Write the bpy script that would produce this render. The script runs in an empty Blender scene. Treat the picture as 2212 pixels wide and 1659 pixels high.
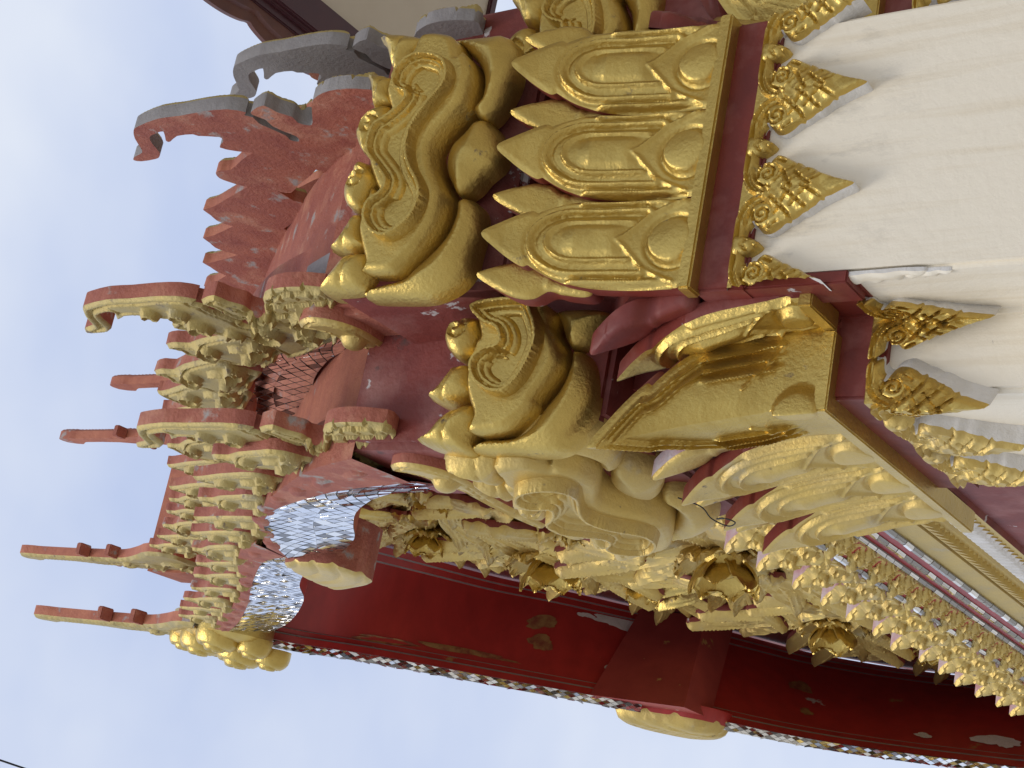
import bpy, bmesh, math, random
import numpy as np
from mathutils import Vector, Matrix
from mathutils.geometry import delaunay_2d_cdt

random.seed(7)
rng = np.random.default_rng(7)
S = bpy.context.scene
C = S.collection

# ------------------------------------------------------------------ camera
# X runs along the gate's depth (towards its back), Y along the lintel, Z up
EL, ROLL, AZ = math.radians(35.82), math.radians(1.78), math.radians(21.29)
n_ = Vector((math.cos(AZ), math.sin(AZ), 0)); d_ = Vector((-math.sin(AZ), math.cos(AZ), 0))
fw = Vector((0, math.cos(EL), math.sin(EL))); up0 = Vector((0, -math.sin(EL), math.cos(EL))); rt0 = Vector((1, 0, 0))
up1 = math.cos(ROLL) * up0 + math.sin(ROLL) * rt0
rt1 = math.cos(ROLL) * rt0 - math.sin(ROLL) * up0
loc = lambda v: Vector((v.dot(n_), v.dot(d_), v.z))
fw, up1, rt1 = loc(fw), loc(up1), loc(rt1)
cam = bpy.data.cameras.new('camera'); camo = bpy.data.objects.new('camera', cam); C.objects.link(camo)
cx, cy, cz = -up1, rt1, -fw          # the phone was held sideways: the world's up is the picture's left
camo.matrix_world = Matrix(((cx.x, cy.x, cz.x, 0), (cx.y, cy.y, cz.y, 0), (cx.z, cy.z, cz.z, 1.6), (0, 0, 0, 1)))
cam.sensor_width = 36; cam.lens = 3320 / 2212 * 36; cam.clip_start = .05; cam.clip_end = 3000
S.camera = camo

# ------------------------------------------------------------------ sky and sun (thin bright overcast)
SUN_EL, SUN_AZ = math.radians(52), math.radians(222)     # azimuth measured from +Y towards +X
sdir = Vector((math.sin(SUN_AZ) * math.cos(SUN_EL), math.cos(SUN_AZ) * math.cos(SUN_EL), math.sin(SUN_EL)))
W = bpy.data.worlds.new('World'); S.world = W; W.use_nodes = True
nt = W.node_tree; nt.nodes.clear()
wo = nt.nodes.new('ShaderNodeOutputWorld'); bg = nt.nodes.new('ShaderNodeBackground')
sky = nt.nodes.new('ShaderNodeTexSky'); sky.sky_type = 'NISHITA'; sky.sun_disc = False
sky.sun_elevation = SUN_EL; sky.sun_rotation = SUN_AZ; sky.air_density = 1.0; sky.dust_density = 1.5; sky.ozone_density = 2.0
tc = nt.nodes.new('ShaderNodeTexCoord')
mp = nt.nodes.new('ShaderNodeMapping'); mp.inputs['Scale'].default_value = (1.1, 1.1, 2.2)
nz = nt.nodes.new('ShaderNodeTexNoise'); nz.inputs['Scale'].default_value = 1.7; nz.inputs['Detail'].default_value = 5; nz.inputs['Roughness'].default_value = .52
rp = nt.nodes.new('ShaderNodeValToRGB'); rp.color_ramp.elements[0].position = .38; rp.color_ramp.elements[1].position = .62
rp.color_ramp.elements[0].color = (5.1, 5.95, 8.2, 1); rp.color_ramp.elements[1].color = (7.5, 8.0, 9.0, 1)
mx = nt.nodes.new('ShaderNodeMixRGB'); mx.inputs[0].default_value = .82
nt.links.new(tc.outputs['Generated'], mp.inputs[0]); nt.links.new(mp.outputs[0], nz.inputs[0]); nt.links.new(nz.outputs[0], rp.inputs[0])
nt.links.new(sky.outputs[0], mx.inputs[1]); nt.links.new(rp.outputs[0], mx.inputs[2])
nt.links.new(mx.outputs[0], bg.inputs[0]); bg.inputs[1].default_value = .1
nt.links.new(bg.outputs[0], wo.inputs[0])
sl = bpy.data.lights.new('sun', 'SUN'); sl.energy = 1.15; sl.angle = math.radians(24); sl.color = (1, .95, .88)
so = bpy.data.objects.new('sun', sl); C.objects.link(so); so.rotation_euler = (-sdir).to_track_quat('-Z', 'Y').to_euler()
vs = S.view_settings; vs.view_transform = 'Standard'; vs.look = 'None'; vs.exposure = 0.24; vs.gamma = 1
S.render.engine = 'CYCLES'
S.render.resolution_x, S.render.resolution_y = 1024, 768

# ------------------------------------------------------------------ materials
def mat(name, base, rough=.6, metal=0.0, var=None, var_scale=6, var_pos=(.35, .7), bump=.25, bump_scale=60, spots=None, spot_scale=3, spot_pos=(.62, .66), coord='Object', stretch=None, spec=.5):
    m = bpy.data.materials.new(name); m.use_nodes = True
    t = m.node_tree; p = t.nodes['Principled BSDF']
    p.inputs['Roughness'].default_value = rough; p.inputs['Metallic'].default_value = metal
    p.inputs['Specular IOR Level'].default_value = spec
    g = t.nodes.new('ShaderNodeNewGeometry')
    src = g.outputs['Position']
    if stretch:
        q = t.nodes.new('ShaderNodeMapping'); q.inputs['Scale'].default_value = stretch; t.links.new(src, q.inputs[0]); src2 = q.outputs[0]
    else: src2 = src
    col = None
    rgb = t.nodes.new('ShaderNodeRGB'); rgb.outputs[0].default_value = (*base, 1); col = rgb.outputs[0]
    def layer(col, c2, scale, pos, srcx, detail=6, rough_=.6):
        z = t.nodes.new('ShaderNodeTexNoise'); z.inputs['Scale'].default_value = scale; z.inputs['Detail'].default_value = detail; z.inputs['Roughness'].default_value = rough_
        t.links.new(srcx, z.inputs[0])
        r = t.nodes.new('ShaderNodeMapRange'); r.inputs[1].default_value, r.inputs[2].default_value = pos; r.clamp = True; t.links.new(z.outputs[0], r.inputs[0])
        x = t.nodes.new('ShaderNodeMixRGB'); t.links.new(r.outputs[0], x.inputs[0]); t.links.new(col, x.inputs[1]); x.inputs[2].default_value = (*c2, 1)
        return x.outputs[0], r.outputs[0]
    if var: col, _ = layer(col, var, var_scale, var_pos, src2)
    sp = None
    for i, (c2, sc, ps) in enumerate(spots or []):
        col, sp = layer(col, c2, sc, ps, src)
        if metal:
            inv = t.nodes.new('ShaderNodeMath'); inv.operation = 'MULTIPLY_ADD'; inv.inputs[1].default_value = -metal; inv.inputs[2].default_value = metal
            t.links.new(sp, inv.inputs[0]); t.links.new(inv.outputs[0], p.inputs['Metallic'])
    t.links.new(col, p.inputs['Base Color'])
    if bump:
        z = t.nodes.new('ShaderNodeTexNoise'); z.inputs['Scale'].default_value = bump_scale; z.inputs['Detail'].default_value = 5; z.inputs['Roughness'].default_value = .65
        t.links.new(src, z.inputs[0])
        b = t.nodes.new('ShaderNodeBump'); b.inputs['Strength'].default_value = bump; b.inputs['Distance'].default_value = .01
        t.links.new(z.outputs[0], b.inputs['Height']); t.links.new(b.outputs[0], p.inputs['Normal'])
    return m

GOLD = mat('gold_paint', (.63, .45, .125), .30, .86, var=(.50, .35, .095), var_scale=5, bump=.42, bump_scale=55, spots=[((.13, .085, .05), 11, (.665, .74))])
GOLDP = mat('dusty_gold_paint', (.63, .455, .135), .44, .62, var=(.54, .40, .15), var_scale=5, bump=.4, bump_scale=55, spots=[((.50, .43, .28), 5, (.62, .80)), ((.13, .09, .06), 12, (.665, .74))])
GOLDD = mat('dull_weathered_gold', (.50, .385, .13), .55, .42, var=(.40, .32, .14), var_scale=7, bump=.6, bump_scale=50, spots=[((.42, .38, .26), 6, (.60, .78)), ((.16, .11, .07), 12, (.62, .72))])
RED = mat('dark_red_paint', (.205, .028, .015), .55, 0, var=(.13, .017, .012), var_scale=4, bump=.2, bump_scale=30, spots=[((.26, .09, .075), 3.5, (.50, .70)), ((.50, .46, .45), 9, (.68, .71))])
REDM = mat('soffit_red_paint', (.44, .034, .028), .42, 0, var=(.33, .026, .022), var_scale=2, stretch=(1, 3, 3), bump=.08, bump_scale=20, spots=[((.36, .20, .07), 2.1, (.655, .69)), ((.50, .48, .45), 1.5, (.70, .72))])
REDK = mat('lit_block_red', (.36, .055, .042), .6, 0, var=(.27, .035, .03), var_scale=3, bump=.2, bump_scale=30, spots=[((.42, .24, .08), 3, (.66, .69)), ((.50, .46, .43), 4, (.70, .72))])  # soffit block's red: the light its face catches is put into the colour
RED2 = mat('dusty_flaking_red', (.235, .045, .032), .62, 0, var=(.15, .024, .018), var_scale=4, bump=.5, bump_scale=35, spots=[((.30, .12, .10), 3, (.48, .68)), ((.52, .47, .46), 8, (.635, .66)), ((.06, .045, .04), 5, (.64, .72))])
BROWNP = mat('brown_stain', (.34, .19, .065), .6, 0, var=(.22, .06, .03), var_scale=9, var_pos=(.4, .6), bump=.3, bump_scale=40)
REDO = mat('weathered_red_render', (.40, .125, .072), .75, 0, var=(.29, .075, .05), var_scale=6, bump=.9, bump_scale=45, spots=[((.48, .20, .12), 4, (.52, .66)), ((.36, .31, .28), 8, (.60, .68))])
ORNG = mat('faded_orange_red_render', (.52, .185, .10), .75, 0, var=(.36, .10, .06), var_scale=5, bump=.8, bump_scale=40, spots=[((.38, .32, .29), 5, (.62, .70))])
GREY = mat('grey_cement', (.30, .28, .27), .85, 0, var=(.24, .22, .215), var_scale=6, bump=.6, bump_scale=40)
GREYL = mat('pale_worn_cement', (.44, .41, .40), .85, 0, var=(.30, .27, .26), var_scale=5, bump=.7, bump_scale=40, spots=[((.34, .12, .09), 6, (.60, .68))])
WHITE = mat('cream_plaster', (.84, .765, .62), .7, 0, var=(.66, .54, .35), var_scale=4.5, var_pos=(.50, .92), stretch=(3.0, 3.0, .16), bump=.3, bump_scale=28, spots=[((.42, .38, .32), 26, (.735, .77))])
def mould(m):
    t = m.node_tree; p = t.nodes['Principled BSDF']; src = p.inputs['Base Color'].links[0].from_socket
    g = t.nodes.new('ShaderNodeNewGeometry'); x = t.nodes.new('ShaderNodeSeparateXYZ'); t.links.new(g.outputs['Position'], x.inputs[0])
    q = t.nodes.new('ShaderNodeMapping'); q.inputs['Scale'].default_value = (1, 1, .35); t.links.new(g.outputs['Position'], q.inputs[0])
    z = t.nodes.new('ShaderNodeTexNoise'); z.inputs['Scale'].default_value = 9; z.inputs['Detail'].default_value = 8; z.inputs['Roughness'].default_value = .7; t.links.new(q.outputs[0], z.inputs[0])
    a = t.nodes.new('ShaderNodeMapRange'); a.inputs[1].default_value, a.inputs[2].default_value = 3.3, 4.05; t.links.new(x.outputs[2], a.inputs[0])
    b = t.nodes.new('ShaderNodeMapRange'); b.inputs[1].default_value, b.inputs[2].default_value = .54, .78; t.links.new(z.outputs[0], b.inputs[0])
    k = t.nodes.new('ShaderNodeMath'); k.operation = 'MULTIPLY'; t.links.new(a.outputs[0], k.inputs[0]); t.links.new(b.outputs[0], k.inputs[1])
    mx_ = t.nodes.new('ShaderNodeMixRGB'); t.links.new(k.outputs[0], mx_.inputs[0]); t.links.new(src, mx_.inputs[1]); mx_.inputs[2].default_value = (.20, .175, .15, 1); t.links.new(mx_.outputs[0], p.inputs['Base Color'])
mould(WHITE)
WHITE2 = mat('flaked_white_plaster', (.72, .70, .67), .75, 0, var=(.60, .57, .52), var_scale=9, bump=.6, bump_scale=40)
PINK = mat('pink_undercoat', (.55, .28, .28), .75, 0, var=(.66, .60, .58), var_scale=8, bump=.4, bump_scale=40)
MIRROR = [mat('mirror_glass_%s' % c, b, r, 1.0, bump=0) for c, b, r in (('bright', (.95, .95, .93), .06), ('silver', (.74, .74, .73), .12), ('dull', (.38, .38, .38), .18), ('tarnished', (.15, .15, .15), .25))]
GROUT = mat('tile_grout', (.13, .12, .11), .9, 0, bump=.4, bump_scale=60)
GROUTL = mat('light_grout', (.34, .33, .31), .9, 0, bump=.4, bump_scale=60)
MAROON = mat('maroon_gloss_fascia', (.055, .013, .018), .35, 0, var=(.07, .018, .02), var_scale=3, bump=.05)
BEIGE = mat('beige_soffit_board', (.60, .52, .40), .75, 0, var=(.57, .49, .375), var_scale=2, bump=.05)
CONC = mat('pale_concrete', (.55, .515, .445), .85, 0, var=(.45, .42, .365), var_scale=.8, bump=.3, bump_scale=12)
BLACK = mat('black_cable', (.015, .015, .016), .5, 0, bump=0)

# ------------------------------------------------------------------ helpers
def tag(o, label=None, cat=None, group=None, kind=None):
    if label: o['label'] = label
    if cat: o['category'] = cat
    if group: o['group'] = group
    if kind: o['kind'] = kind
    return o
def empty(name, p=(0, 0, 0)):
    o = bpy.data.objects.new(name, None); C.objects.link(o); o.location = p; o.empty_display_size = .2; return o
def link(name, me, parent=None, sharp=40):
    if sharp: me.polygons.foreach_set('use_smooth', [True] * len(me.polygons)); me.set_sharp_from_angle(angle=math.radians(sharp))
    o = bpy.data.objects.new(name, me); C.objects.link(o)
    if parent: o.parent = parent; o.matrix_parent_inverse = Matrix.Translation(-world_loc(parent))
    return o
def world_loc(o):
    v = o.location.copy(); p = o.parent
    while p: v += p.location if p.type == 'EMPTY' else Vector(); p = p.parent
    return v
def mesh(name, V, F, mats, mi=None):
    me = bpy.data.meshes.new(name); me.from_pydata([tuple(map(float, v)) for v in V], [], [tuple(int(i) for i in f) for f in F])
    for m in (mats if isinstance(mats, (list, tuple)) else [mats]): me.materials.append(m)
    if mi is not None: me.polygons.foreach_set('material_index', [int(i) for i in mi])
    me.update(); return me
def fixn(me):
    bm = bmesh.new(); bm.from_mesh(me); bmesh.ops.recalc_face_normals(bm, faces=bm.faces); bm.to_mesh(me); bm.free(); return me
def box_data(x0, x1, y0, y1, z0, z1):
    V = [(x, y, z) for x in (x0, x1) for y in (y0, y1) for z in (z0, z1)]
    F = [(0, 1, 3, 2), (4, 6, 7, 5), (0, 4, 5, 1), (2, 3, 7, 6), (0, 2, 6, 4), (1, 5, 7, 3)]
    return V, F
def box(name, x0, x1, y0, y1, z0, z1, m, parent=None, bev=.006):
    V, F = box_data(x0, x1, y0, y1, z0, z1); me = mesh(name, V, F, m)
    if bev:
        bm = bmesh.new(); bm.from_mesh(me); bmesh.ops.bevel(bm, geom=bm.edges[:], offset=bev, segments=2, affect='EDGES'); bm.to_mesh(me); bm.free()
    return link(name, me, parent)
def cr(pts, n=5, closed=True):
    P = np.array(pts, float); N = len(P); out = []
    for i in range(N if closed else N - 1):
        g = lambda k: P[(i + k) % N] if closed else P[min(max(i + k, 0), N - 1)]
        p0, p1, p2, p3 = g(-1), g(0), g(1), g(2)
        for k in range(n):
            t = k / n
            out.append(.5 * (2 * p1 + (p2 - p0) * t + (2 * p0 - 5 * p1 + 4 * p2 - p3) * t * t + (3 * p1 - p0 - 3 * p2 + p3) * t ** 3))
    if not closed: out.append(P[-1])
    return np.array(out)
def resample(P, step, closed=True):
    P = np.array(P, float)
    Q = np.vstack([P, P[:1]]) if closed else P
    L = np.r_[0, np.cumsum(np.hypot(*(Q[1:] - Q[:-1]).T))]
    n = max(6, int(L[-1] / step)); s = np.linspace(0, L[-1], n, endpoint=not closed)
    return np.c_[np.interp(s, L, Q[:, 0]), np.interp(s, L, Q[:, 1])]
def pdist(X, P, closed=False):
    P = np.asarray(P, float); A = P if closed else P[:-1]; B = np.roll(P, -1, 0) if closed else P[1:]
    d = np.full(len(X), 1e9)
    for a, b in zip(A, B):
        ab = b - a; l = ab @ ab + 1e-12
        t = np.clip(((X - a) @ ab) / l, 0, 1); q = X - a - t[:, None] * ab
        d = np.minimum(d, np.einsum('ij,ij->i', q, q))
    return np.sqrt(d)
def inside(X, P):
    r = np.zeros(len(X), bool); Q = np.roll(P, -1, 0)
    for (x1, y1), (x2, y2) in zip(P, Q):
        c = (y1 > X[:, 1]) != (y2 > X[:, 1])
        if abs(y2 - y1) > 1e-12: r ^= c & (X[:, 0] < (x2 - x1) * (X[:, 1] - y1) / (y2 - y1) + x1)
    return r
def bump(d, w): return np.where(d < w, .5 + .5 * np.cos(np.pi * np.minimum(d / w, 1)), 0)
def spiral(c, r0, r1, a0, turns, n=40):
    k = np.linspace(0, 1, n); r = r0 + (r1 - r0) * k; a = math.radians(a0) + turns * 2 * np.pi * k
    return np.c_[c[0] + r * np.cos(a), c[1] + r * np.sin(a)]
def puff(d, w, h): x = np.clip(d / w, 0, 1); return h * np.sqrt(np.clip(1 - (1 - x) ** 2, 0, 1))
def relief(name, outline, hf, mapf, step, depth, mats, parent=None, smooth=4, back=False, sharp=42):
    """A carved piece: outline in the piece's own plane, hf(points, distance to edge) = height of the carving, mapf(s, t, h) = place in space.
    mats = [face, side]; the sides run down to -depth."""
    O = resample(cr(outline, smooth) if smooth else outline, step)
    lo, hi = O.min(0), O.max(0)
    gx, gy = np.meshgrid(np.arange(lo[0], hi[0], step), np.arange(lo[1], hi[1], step * .87))
    gx = gx + (np.arange(gx.shape[0]) % 2)[:, None] * step * .5
    G = np.c_[gx.ravel(), gy.ravel()]; G = G[inside(G, O)]
    if len(G): G = G[pdist(G, O, True) > step * .55]
    P = np.vstack([O, G]) if len(G) else O
    n = len(O)
    vs_, _, fs, ov, _, _ = delaunay_2d_cdt([Vector(p) for p in P], [], [list(range(n))], 1, 1e-7)
    P2 = np.array([(v.x, v.y) for v in vs_]); bd = [None] * n
    for i, o in enumerate(ov):
        for k in o:
            if k < n: bd[k] = i
    bd = [b for b in bd if b is not None]
    d = pdist(P2, O, True); d[bd] = 0
    h = hf(P2, d)
    V = mapf(P2[:, 0], P2[:, 1], h); Vb = mapf(P2[bd, 0], P2[bd, 1], np.full(len(bd), -depth)); Vt = V[bd]
    F = [list(f) for f in fs]; nt_ = len(V); m = len(bd)
    mi = [0] * len(F)
    VV = np.vstack([V, Vt, Vb])
    for i in range(m):
        j = (i + 1) % m; F.append((nt_ + i, nt_ + j, nt_ + m + j, nt_ + m + i)); mi.append(1)
    if back: F.append([nt_ + m + i for i in range(m)]); mi.append(2 if len(mats) > 2 else 1)
    me = mesh(name, VV, F, mats, mi); bm = bmesh.new(); bm.from_mesh(me); bmesh.ops.remove_doubles(bm, verts=bm.verts, dist=1e-5); bmesh.ops.recalc_face_normals(bm, faces=bm.faces); bm.to_mesh(me); bm.free()
    return link(name, me, parent, sharp) if parent is not False else me
def place(name, me, parent, M=None):
    """A copy that shares its mesh, moved by M (world)."""
    o = bpy.data.objects.new(name, me); C.objects.link(o); o.parent = parent
    o.matrix_parent_inverse = Matrix.Translation(-world_loc(parent)); 
    if M is not None: o.matrix_basis = M
    return o
def finish(me, sharp=42):
    me.polygons.foreach_set('use_smooth', [True] * len(me.polygons)); me.set_sharp_from_angle(angle=math.radians(sharp)); return me
def sweep(name, path, prof, upv, mats, parent=None, closed_prof=True, sharp=35):
    """Profile (u sideways, v up) swept along a 3-D path."""
    P = [Vector(p) for p in path]; V = []; k = len(prof)
    for i, p in enumerate(P):
        t = (P[min(i + 1, len(P) - 1)] - P[max(i - 1, 0)]).normalized(); u = Vector(upv); s = t.cross(u).normalized(); w = s.cross(t)
        for a, b in prof: V.append(p + s * a + w * b)
    F = []
    for i in range(len(P) - 1):
        for j in range(k if closed_prof else k - 1):
            F.append((i * k + j, i * k + (j + 1) % k, (i + 1) * k + (j + 1) % k, (i + 1) * k + j))
    if closed_prof: F += [tuple(range(k)), tuple((len(P) - 1) * k + j for j in range(k))]
    me = fixn(mesh(name, V, F, mats)); return link(name, me, parent, sharp)
def tube(name, path, r, m, parent=None, k=8):
    return sweep(name, path, [(r * math.cos(2 * math.pi * i / k), r * math.sin(2 * math.pi * i / k)) for i in range(k)], (0.13, .21, .97), m, parent, sharp=60)
TR = {
'A_bodyR': [(0.536,0.356),(0.550,0.249),(0.558,0.128),(0.561,0.064),(0.514,0.013),(0.439,-0.009),(0.357,-0.012),(0.292,0.003),(0.220,0.031),(0.184,0.062),(0.189,0.101),(0.230,0.128),(0.281,0.103),(0.355,0.109),(0.416,0.138),(0.463,0.180),(0.519,0.250)],
'A_bodyM': [(0.185,0.101),(0.184,0.062),(0.132,0.013),(0.052,-0.021),(-0.005,-0.015),(-0.054,0.030),(-0.103,0.062),(-0.131,0.097),(-0.131,0.125),(-0.088,0.156),(-0.045,0.182),(0.013,0.195),(0.078,0.184),(0.128,0.145),(0.171,0.119)],
'A_bodyL': [(-0.145,0.081),(-0.163,0.042),(-0.208,0.012),(-0.285,0.003),(-0.361,0.008),(-0.436,0.013),(-0.498,0.047),(-0.540,0.106),(-0.562,0.171),(-0.568,0.274),(-0.565,0.417),(-0.526,0.390),(-0.504,0.324),(-0.482,0.259),(-0.440,0.226),(-0.397,0.186),(-0.348,0.148),(-0.292,0.119),(-0.216,0.107),(-0.166,0.111)],
'A_plate': [(0.532,0.355),(0.528,0.266),(0.502,0.217),(0.425,0.183),(0.447,0.173),(0.408,0.140),(0.348,0.120),(0.274,0.119),(0.223,0.130),(0.165,0.160),(0.100,0.203),(0.042,0.219),(-0.016,0.206),(-0.074,0.180),(-0.145,0.140),(-0.209,0.130),(-0.272,0.134),(-0.328,0.153),(-0.369,0.172),(-0.390,0.181),(-0.447,0.224),(-0.489,0.271),(-0.491,0.384),(-0.456,0.378),(-0.387,0.409),(-0.316,0.440),(-0.252,0.441),(-0.195,0.432),(-0.137,0.428),(-0.173,0.379),(-0.122,0.413),(-0.049,0.455),(0.010,0.473),(0.054,0.472),(0.120,0.447),(0.164,0.420),(0.201,0.421),(0.270,0.456),(0.316,0.458),(0.368,0.437),(0.370,0.408),(0.405,0.408),(0.457,0.383)],
'A_ribbon': [(0.276,0.401),(0.344,0.402),(0.403,0.356),(0.422,0.287),(0.396,0.202),(0.334,0.160),(0.268,0.160),(0.202,0.197),(0.130,0.238),(0.065,0.260),(-0.001,0.256),(-0.066,0.231),(-0.123,0.190),(-0.173,0.162),(-0.230,0.157),(-0.286,0.172),(-0.335,0.207),(-0.378,0.268),(-0.365,0.335),(-0.316,0.382),(-0.266,0.397),(-0.216,0.384),(-0.187,0.347),(-0.144,0.335),(-0.086,0.385),(-0.028,0.438),(0.031,0.452),(0.105,0.440),(0.148,0.387),(0.192,0.346),(0.229,0.332),(0.245,0.372)],
'A_leaf1': [(0.548,0.588),(0.564,0.519),(0.551,0.418),(0.524,0.353),(0.486,0.360),(0.450,0.389),(0.404,0.401),(0.370,0.408),(0.365,0.466),(0.424,0.502),(0.487,0.532),(0.527,0.564)],
'A_leaf2': [(0.382,0.598),(0.379,0.529),(0.353,0.456),(0.292,0.442),(0.232,0.436),(0.222,0.478),(0.212,0.528),(0.273,0.550),(0.335,0.572)],
'A_curl1': [(0.225,0.441),(0.149,0.409),(0.105,0.429),(0.054,0.461),(0.017,0.489),(0.018,0.519),(0.063,0.552),(0.108,0.571),(0.168,0.562),(0.205,0.533),(0.226,0.494)],
'A_curl2': [(-0.012,0.512),(-0.049,0.452),(-0.101,0.418),(-0.180,0.436),(-0.231,0.453),(-0.234,0.496),(-0.202,0.541),(-0.144,0.562),(-0.085,0.554),(-0.034,0.537)],
'A_leaf3': [(-0.245,0.450),(-0.316,0.433),(-0.380,0.410),(-0.402,0.492),(-0.382,0.593),(-0.360,0.561),(-0.303,0.531),(-0.238,0.503)],
'A_leaf4': [(-0.401,0.398),(-0.456,0.371),(-0.512,0.379),(-0.551,0.420),(-0.562,0.578),(-0.523,0.565),(-0.466,0.535),(-0.409,0.491)],
'A_eyeR': [(0.294,0.281)],
'A_eyeL': [(-0.258,0.295)],
'A_c1': [(0.129,0.497)],
'A_c2': [(-0.107,0.508)],
'R_plate': [(-0.529,0.465),(-0.632,0.429),(-0.651,0.440),(-0.745,0.454),(-0.819,0.448),(-0.882,0.425),(-0.944,0.394),(-1.012,0.398),(-0.991,0.274),(-0.942,0.211),(-0.895,0.174),(-0.859,0.172),(-0.784,0.132),(-0.711,0.110),(-0.638,0.132),(-0.575,0.171),(-0.488,0.206),(-0.495,0.429)],
'R_ribbon': [(-0.548,0.456),(-0.509,0.426),(-0.489,0.252),(-0.548,0.194),(-0.639,0.159),(-0.732,0.169),(-0.815,0.199),(-0.872,0.251),(-0.876,0.315),(-0.843,0.377),(-0.789,0.411),(-0.734,0.409),(-0.695,0.370),(-0.674,0.318),(-0.628,0.336),(-0.602,0.398)],
'R_bodyL': [(-0.646,0.103),(-0.653,0.057),(-0.706,0.021),(-0.813,-0.002),(-0.902,0.004),(-0.984,0.033),(-1.040,0.093),(-1.058,0.224),(-1.064,0.425),(-1.016,0.388),(-0.999,0.272),(-0.951,0.209),(-0.876,0.169),(-0.793,0.121),(-0.701,0.102)],
'R_bodyM': [(-0.487,0.187),(-0.482,-0.002),(-0.570,0.027),(-0.636,0.078),(-0.629,0.125),(-0.547,0.167)],
'R_curl': [(-0.561,0.569),(-0.548,0.475),(-0.595,0.442),(-0.670,0.441),(-0.718,0.478),(-0.721,0.525),(-0.685,0.571),(-0.619,0.595)],
'R_leaf3': [(-0.740,0.531),(-0.745,0.454),(-0.855,0.431),(-0.898,0.535),(-0.875,0.626),(-0.827,0.589),(-0.778,0.561)],
'R_leaf4': [(-0.891,0.423),(-0.953,0.383),(-1.018,0.416),(-1.075,0.451),(-1.051,0.631),(-1.011,0.587),(-0.954,0.552),(-0.914,0.503)],
'R_eyeL': [(-0.752,0.312)],
'R_c1': [(-0.612,0.529)],
'naga': [(4.012,7.153),(3.982,6.987),(3.991,6.851),(3.991,6.701),(4.007,6.563),(4.055,6.489),(4.073,6.520),(4.102,6.491),(4.153,6.504),(4.213,6.482),(4.286,6.456),(4.322,6.468),(4.347,6.434),(4.307,6.408),(4.259,6.432),(4.192,6.456),(4.136,6.445),(4.079,6.476),(4.051,6.445),(4.028,6.356),(4.096,6.337),(4.149,6.295),(4.199,6.307),(4.235,6.270),(4.214,6.230),(4.078,6.115),(4.032,6.042),(4.011,5.958),(4.017,5.866),(4.042,5.792),(4.081,5.756),(4.242,5.843),(4.508,6.059),(4.584,6.211),(4.612,6.262),(4.694,6.445),(4.710,6.561),(4.661,6.533),(4.575,6.545),(4.499,6.564),(4.415,6.598),(4.428,6.639),(4.422,6.686),(4.399,6.709),(4.347,6.825),(4.290,6.891),(4.249,6.826),(4.208,6.808),(4.169,6.914),(4.150,6.925),(4.141,7.025),(4.177,7.110),(4.162,7.125),(4.087,7.060),(4.093,7.123),(4.112,7.184),(4.171,7.228),(4.247,7.261),(4.285,7.302),(4.299,7.346),(4.299,7.446),(4.278,7.482),(4.251,7.443),(4.227,7.363),(4.183,7.326),(4.101,7.276),(4.036,7.212)],
'blade': [(4.541,7.209),(4.536,7.164),(4.536,7.080),(4.489,6.955),(4.446,6.783),(4.445,6.710),(4.477,6.648),(4.570,6.610),(4.613,6.584),(4.691,6.699),(4.760,6.833),(4.802,6.948),(4.783,7.024),(4.747,7.065),(4.685,7.146),(4.640,7.172),(4.592,7.223)],
}

def pinv(p):
    return Matrix.Translation(-p.location) if (p.parent is None and p.type == 'EMPTY') else Matrix.Identity(4)
def link(name, me, parent=None, sharp=40):
    if sharp: finish(me, sharp)
    o = bpy.data.objects.new(name, me); C.objects.link(o)
    if parent: o.parent = parent; o.matrix_parent_inverse = pinv(parent)
    return o
def place(name, me, parent, M=None):
    o = link(name, me, parent, 0)
    if M is not None: o.matrix_basis = M
    return o

# ------------------------------------------------------------------ the setting
V, F = [(-400, -400, 0), (400, -400, 0), (400, 400, 0), (-400, 400, 0)], [(0, 1, 2, 3)]
g = link('ground', mesh('ground', V, F, CONC), None, 0); tag(g, kind='structure')

# ------------------------------------------------------------------ the gate
AC = 2.49                                   # the gate's middle plane
gate = empty('temple_gate', (AC, 9.95, 0))
tag(gate, 'ornate red and gold temple gate with cream pillar and tiered naga roof', 'gate')

# plan of the pillar: the outer pilaster A (towards the camera), a notch, and the body behind it
AL, AR = AC - .527, AC + .527
CL, CR_ = 1.669, 2 * AC - 1.669
B0, B1, B2, B3 = 4.20, 4.293, 4.555, 5.60
ZA, ZB = 4.17, 3.78                         # feet of the two capitals (the pilaster's sits higher)

def prism(name, plan, z0, z1, m, parent, bev=.012, sub=None):
    n = len(plan); V = [(x, y, z) for z in (z0, z1) for x, y in plan]
    F = [tuple(range(n))[::-1], tuple(range(n, 2 * n))] + [(i, (i + 1) % n, n + (i + 1) % n, n + i) for i in range(n)]
    me = fixn(mesh(name, V, F, m))
    if bev:
        bm = bmesh.new(); bm.from_mesh(me); bmesh.ops.bevel(bm, geom=bm.edges[:], offset=bev, segments=2, affect='EDGES'); bm.to_mesh(me); bm.free()
    return link(name, me, parent)
def plan(off=0.0, a_off=None):
    o = off; ao = off if a_off is None else a_off
    return [(AL - ao, B0 - ao), (AR + ao, B0 - ao), (AR + ao, B2 - o), (CR_ + o, B2 - o), (CR_ + o, B3 + o), (CL - o, B3 + o), (CL - o, B2 - o), (AL - ao, B2 - o)]
# cream shaft: pilaster a little in front, body behind it
shaft = prism('pillar_shaft', [(AL + .035, B0 + .042), (AR - .035, B0 + .042), (AR - .035, B2 + .045), (CR_ - .045, B2 + .045), (CR_ - .045, B3), (CL + .045, B3), (CL + .045, B2 + .045), (AL + .035, B2 + .045)], 0, 4.06, WHITE, gate, .018)
tag(shaft, 'cream plaster shaft with brown rain streaks')
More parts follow.
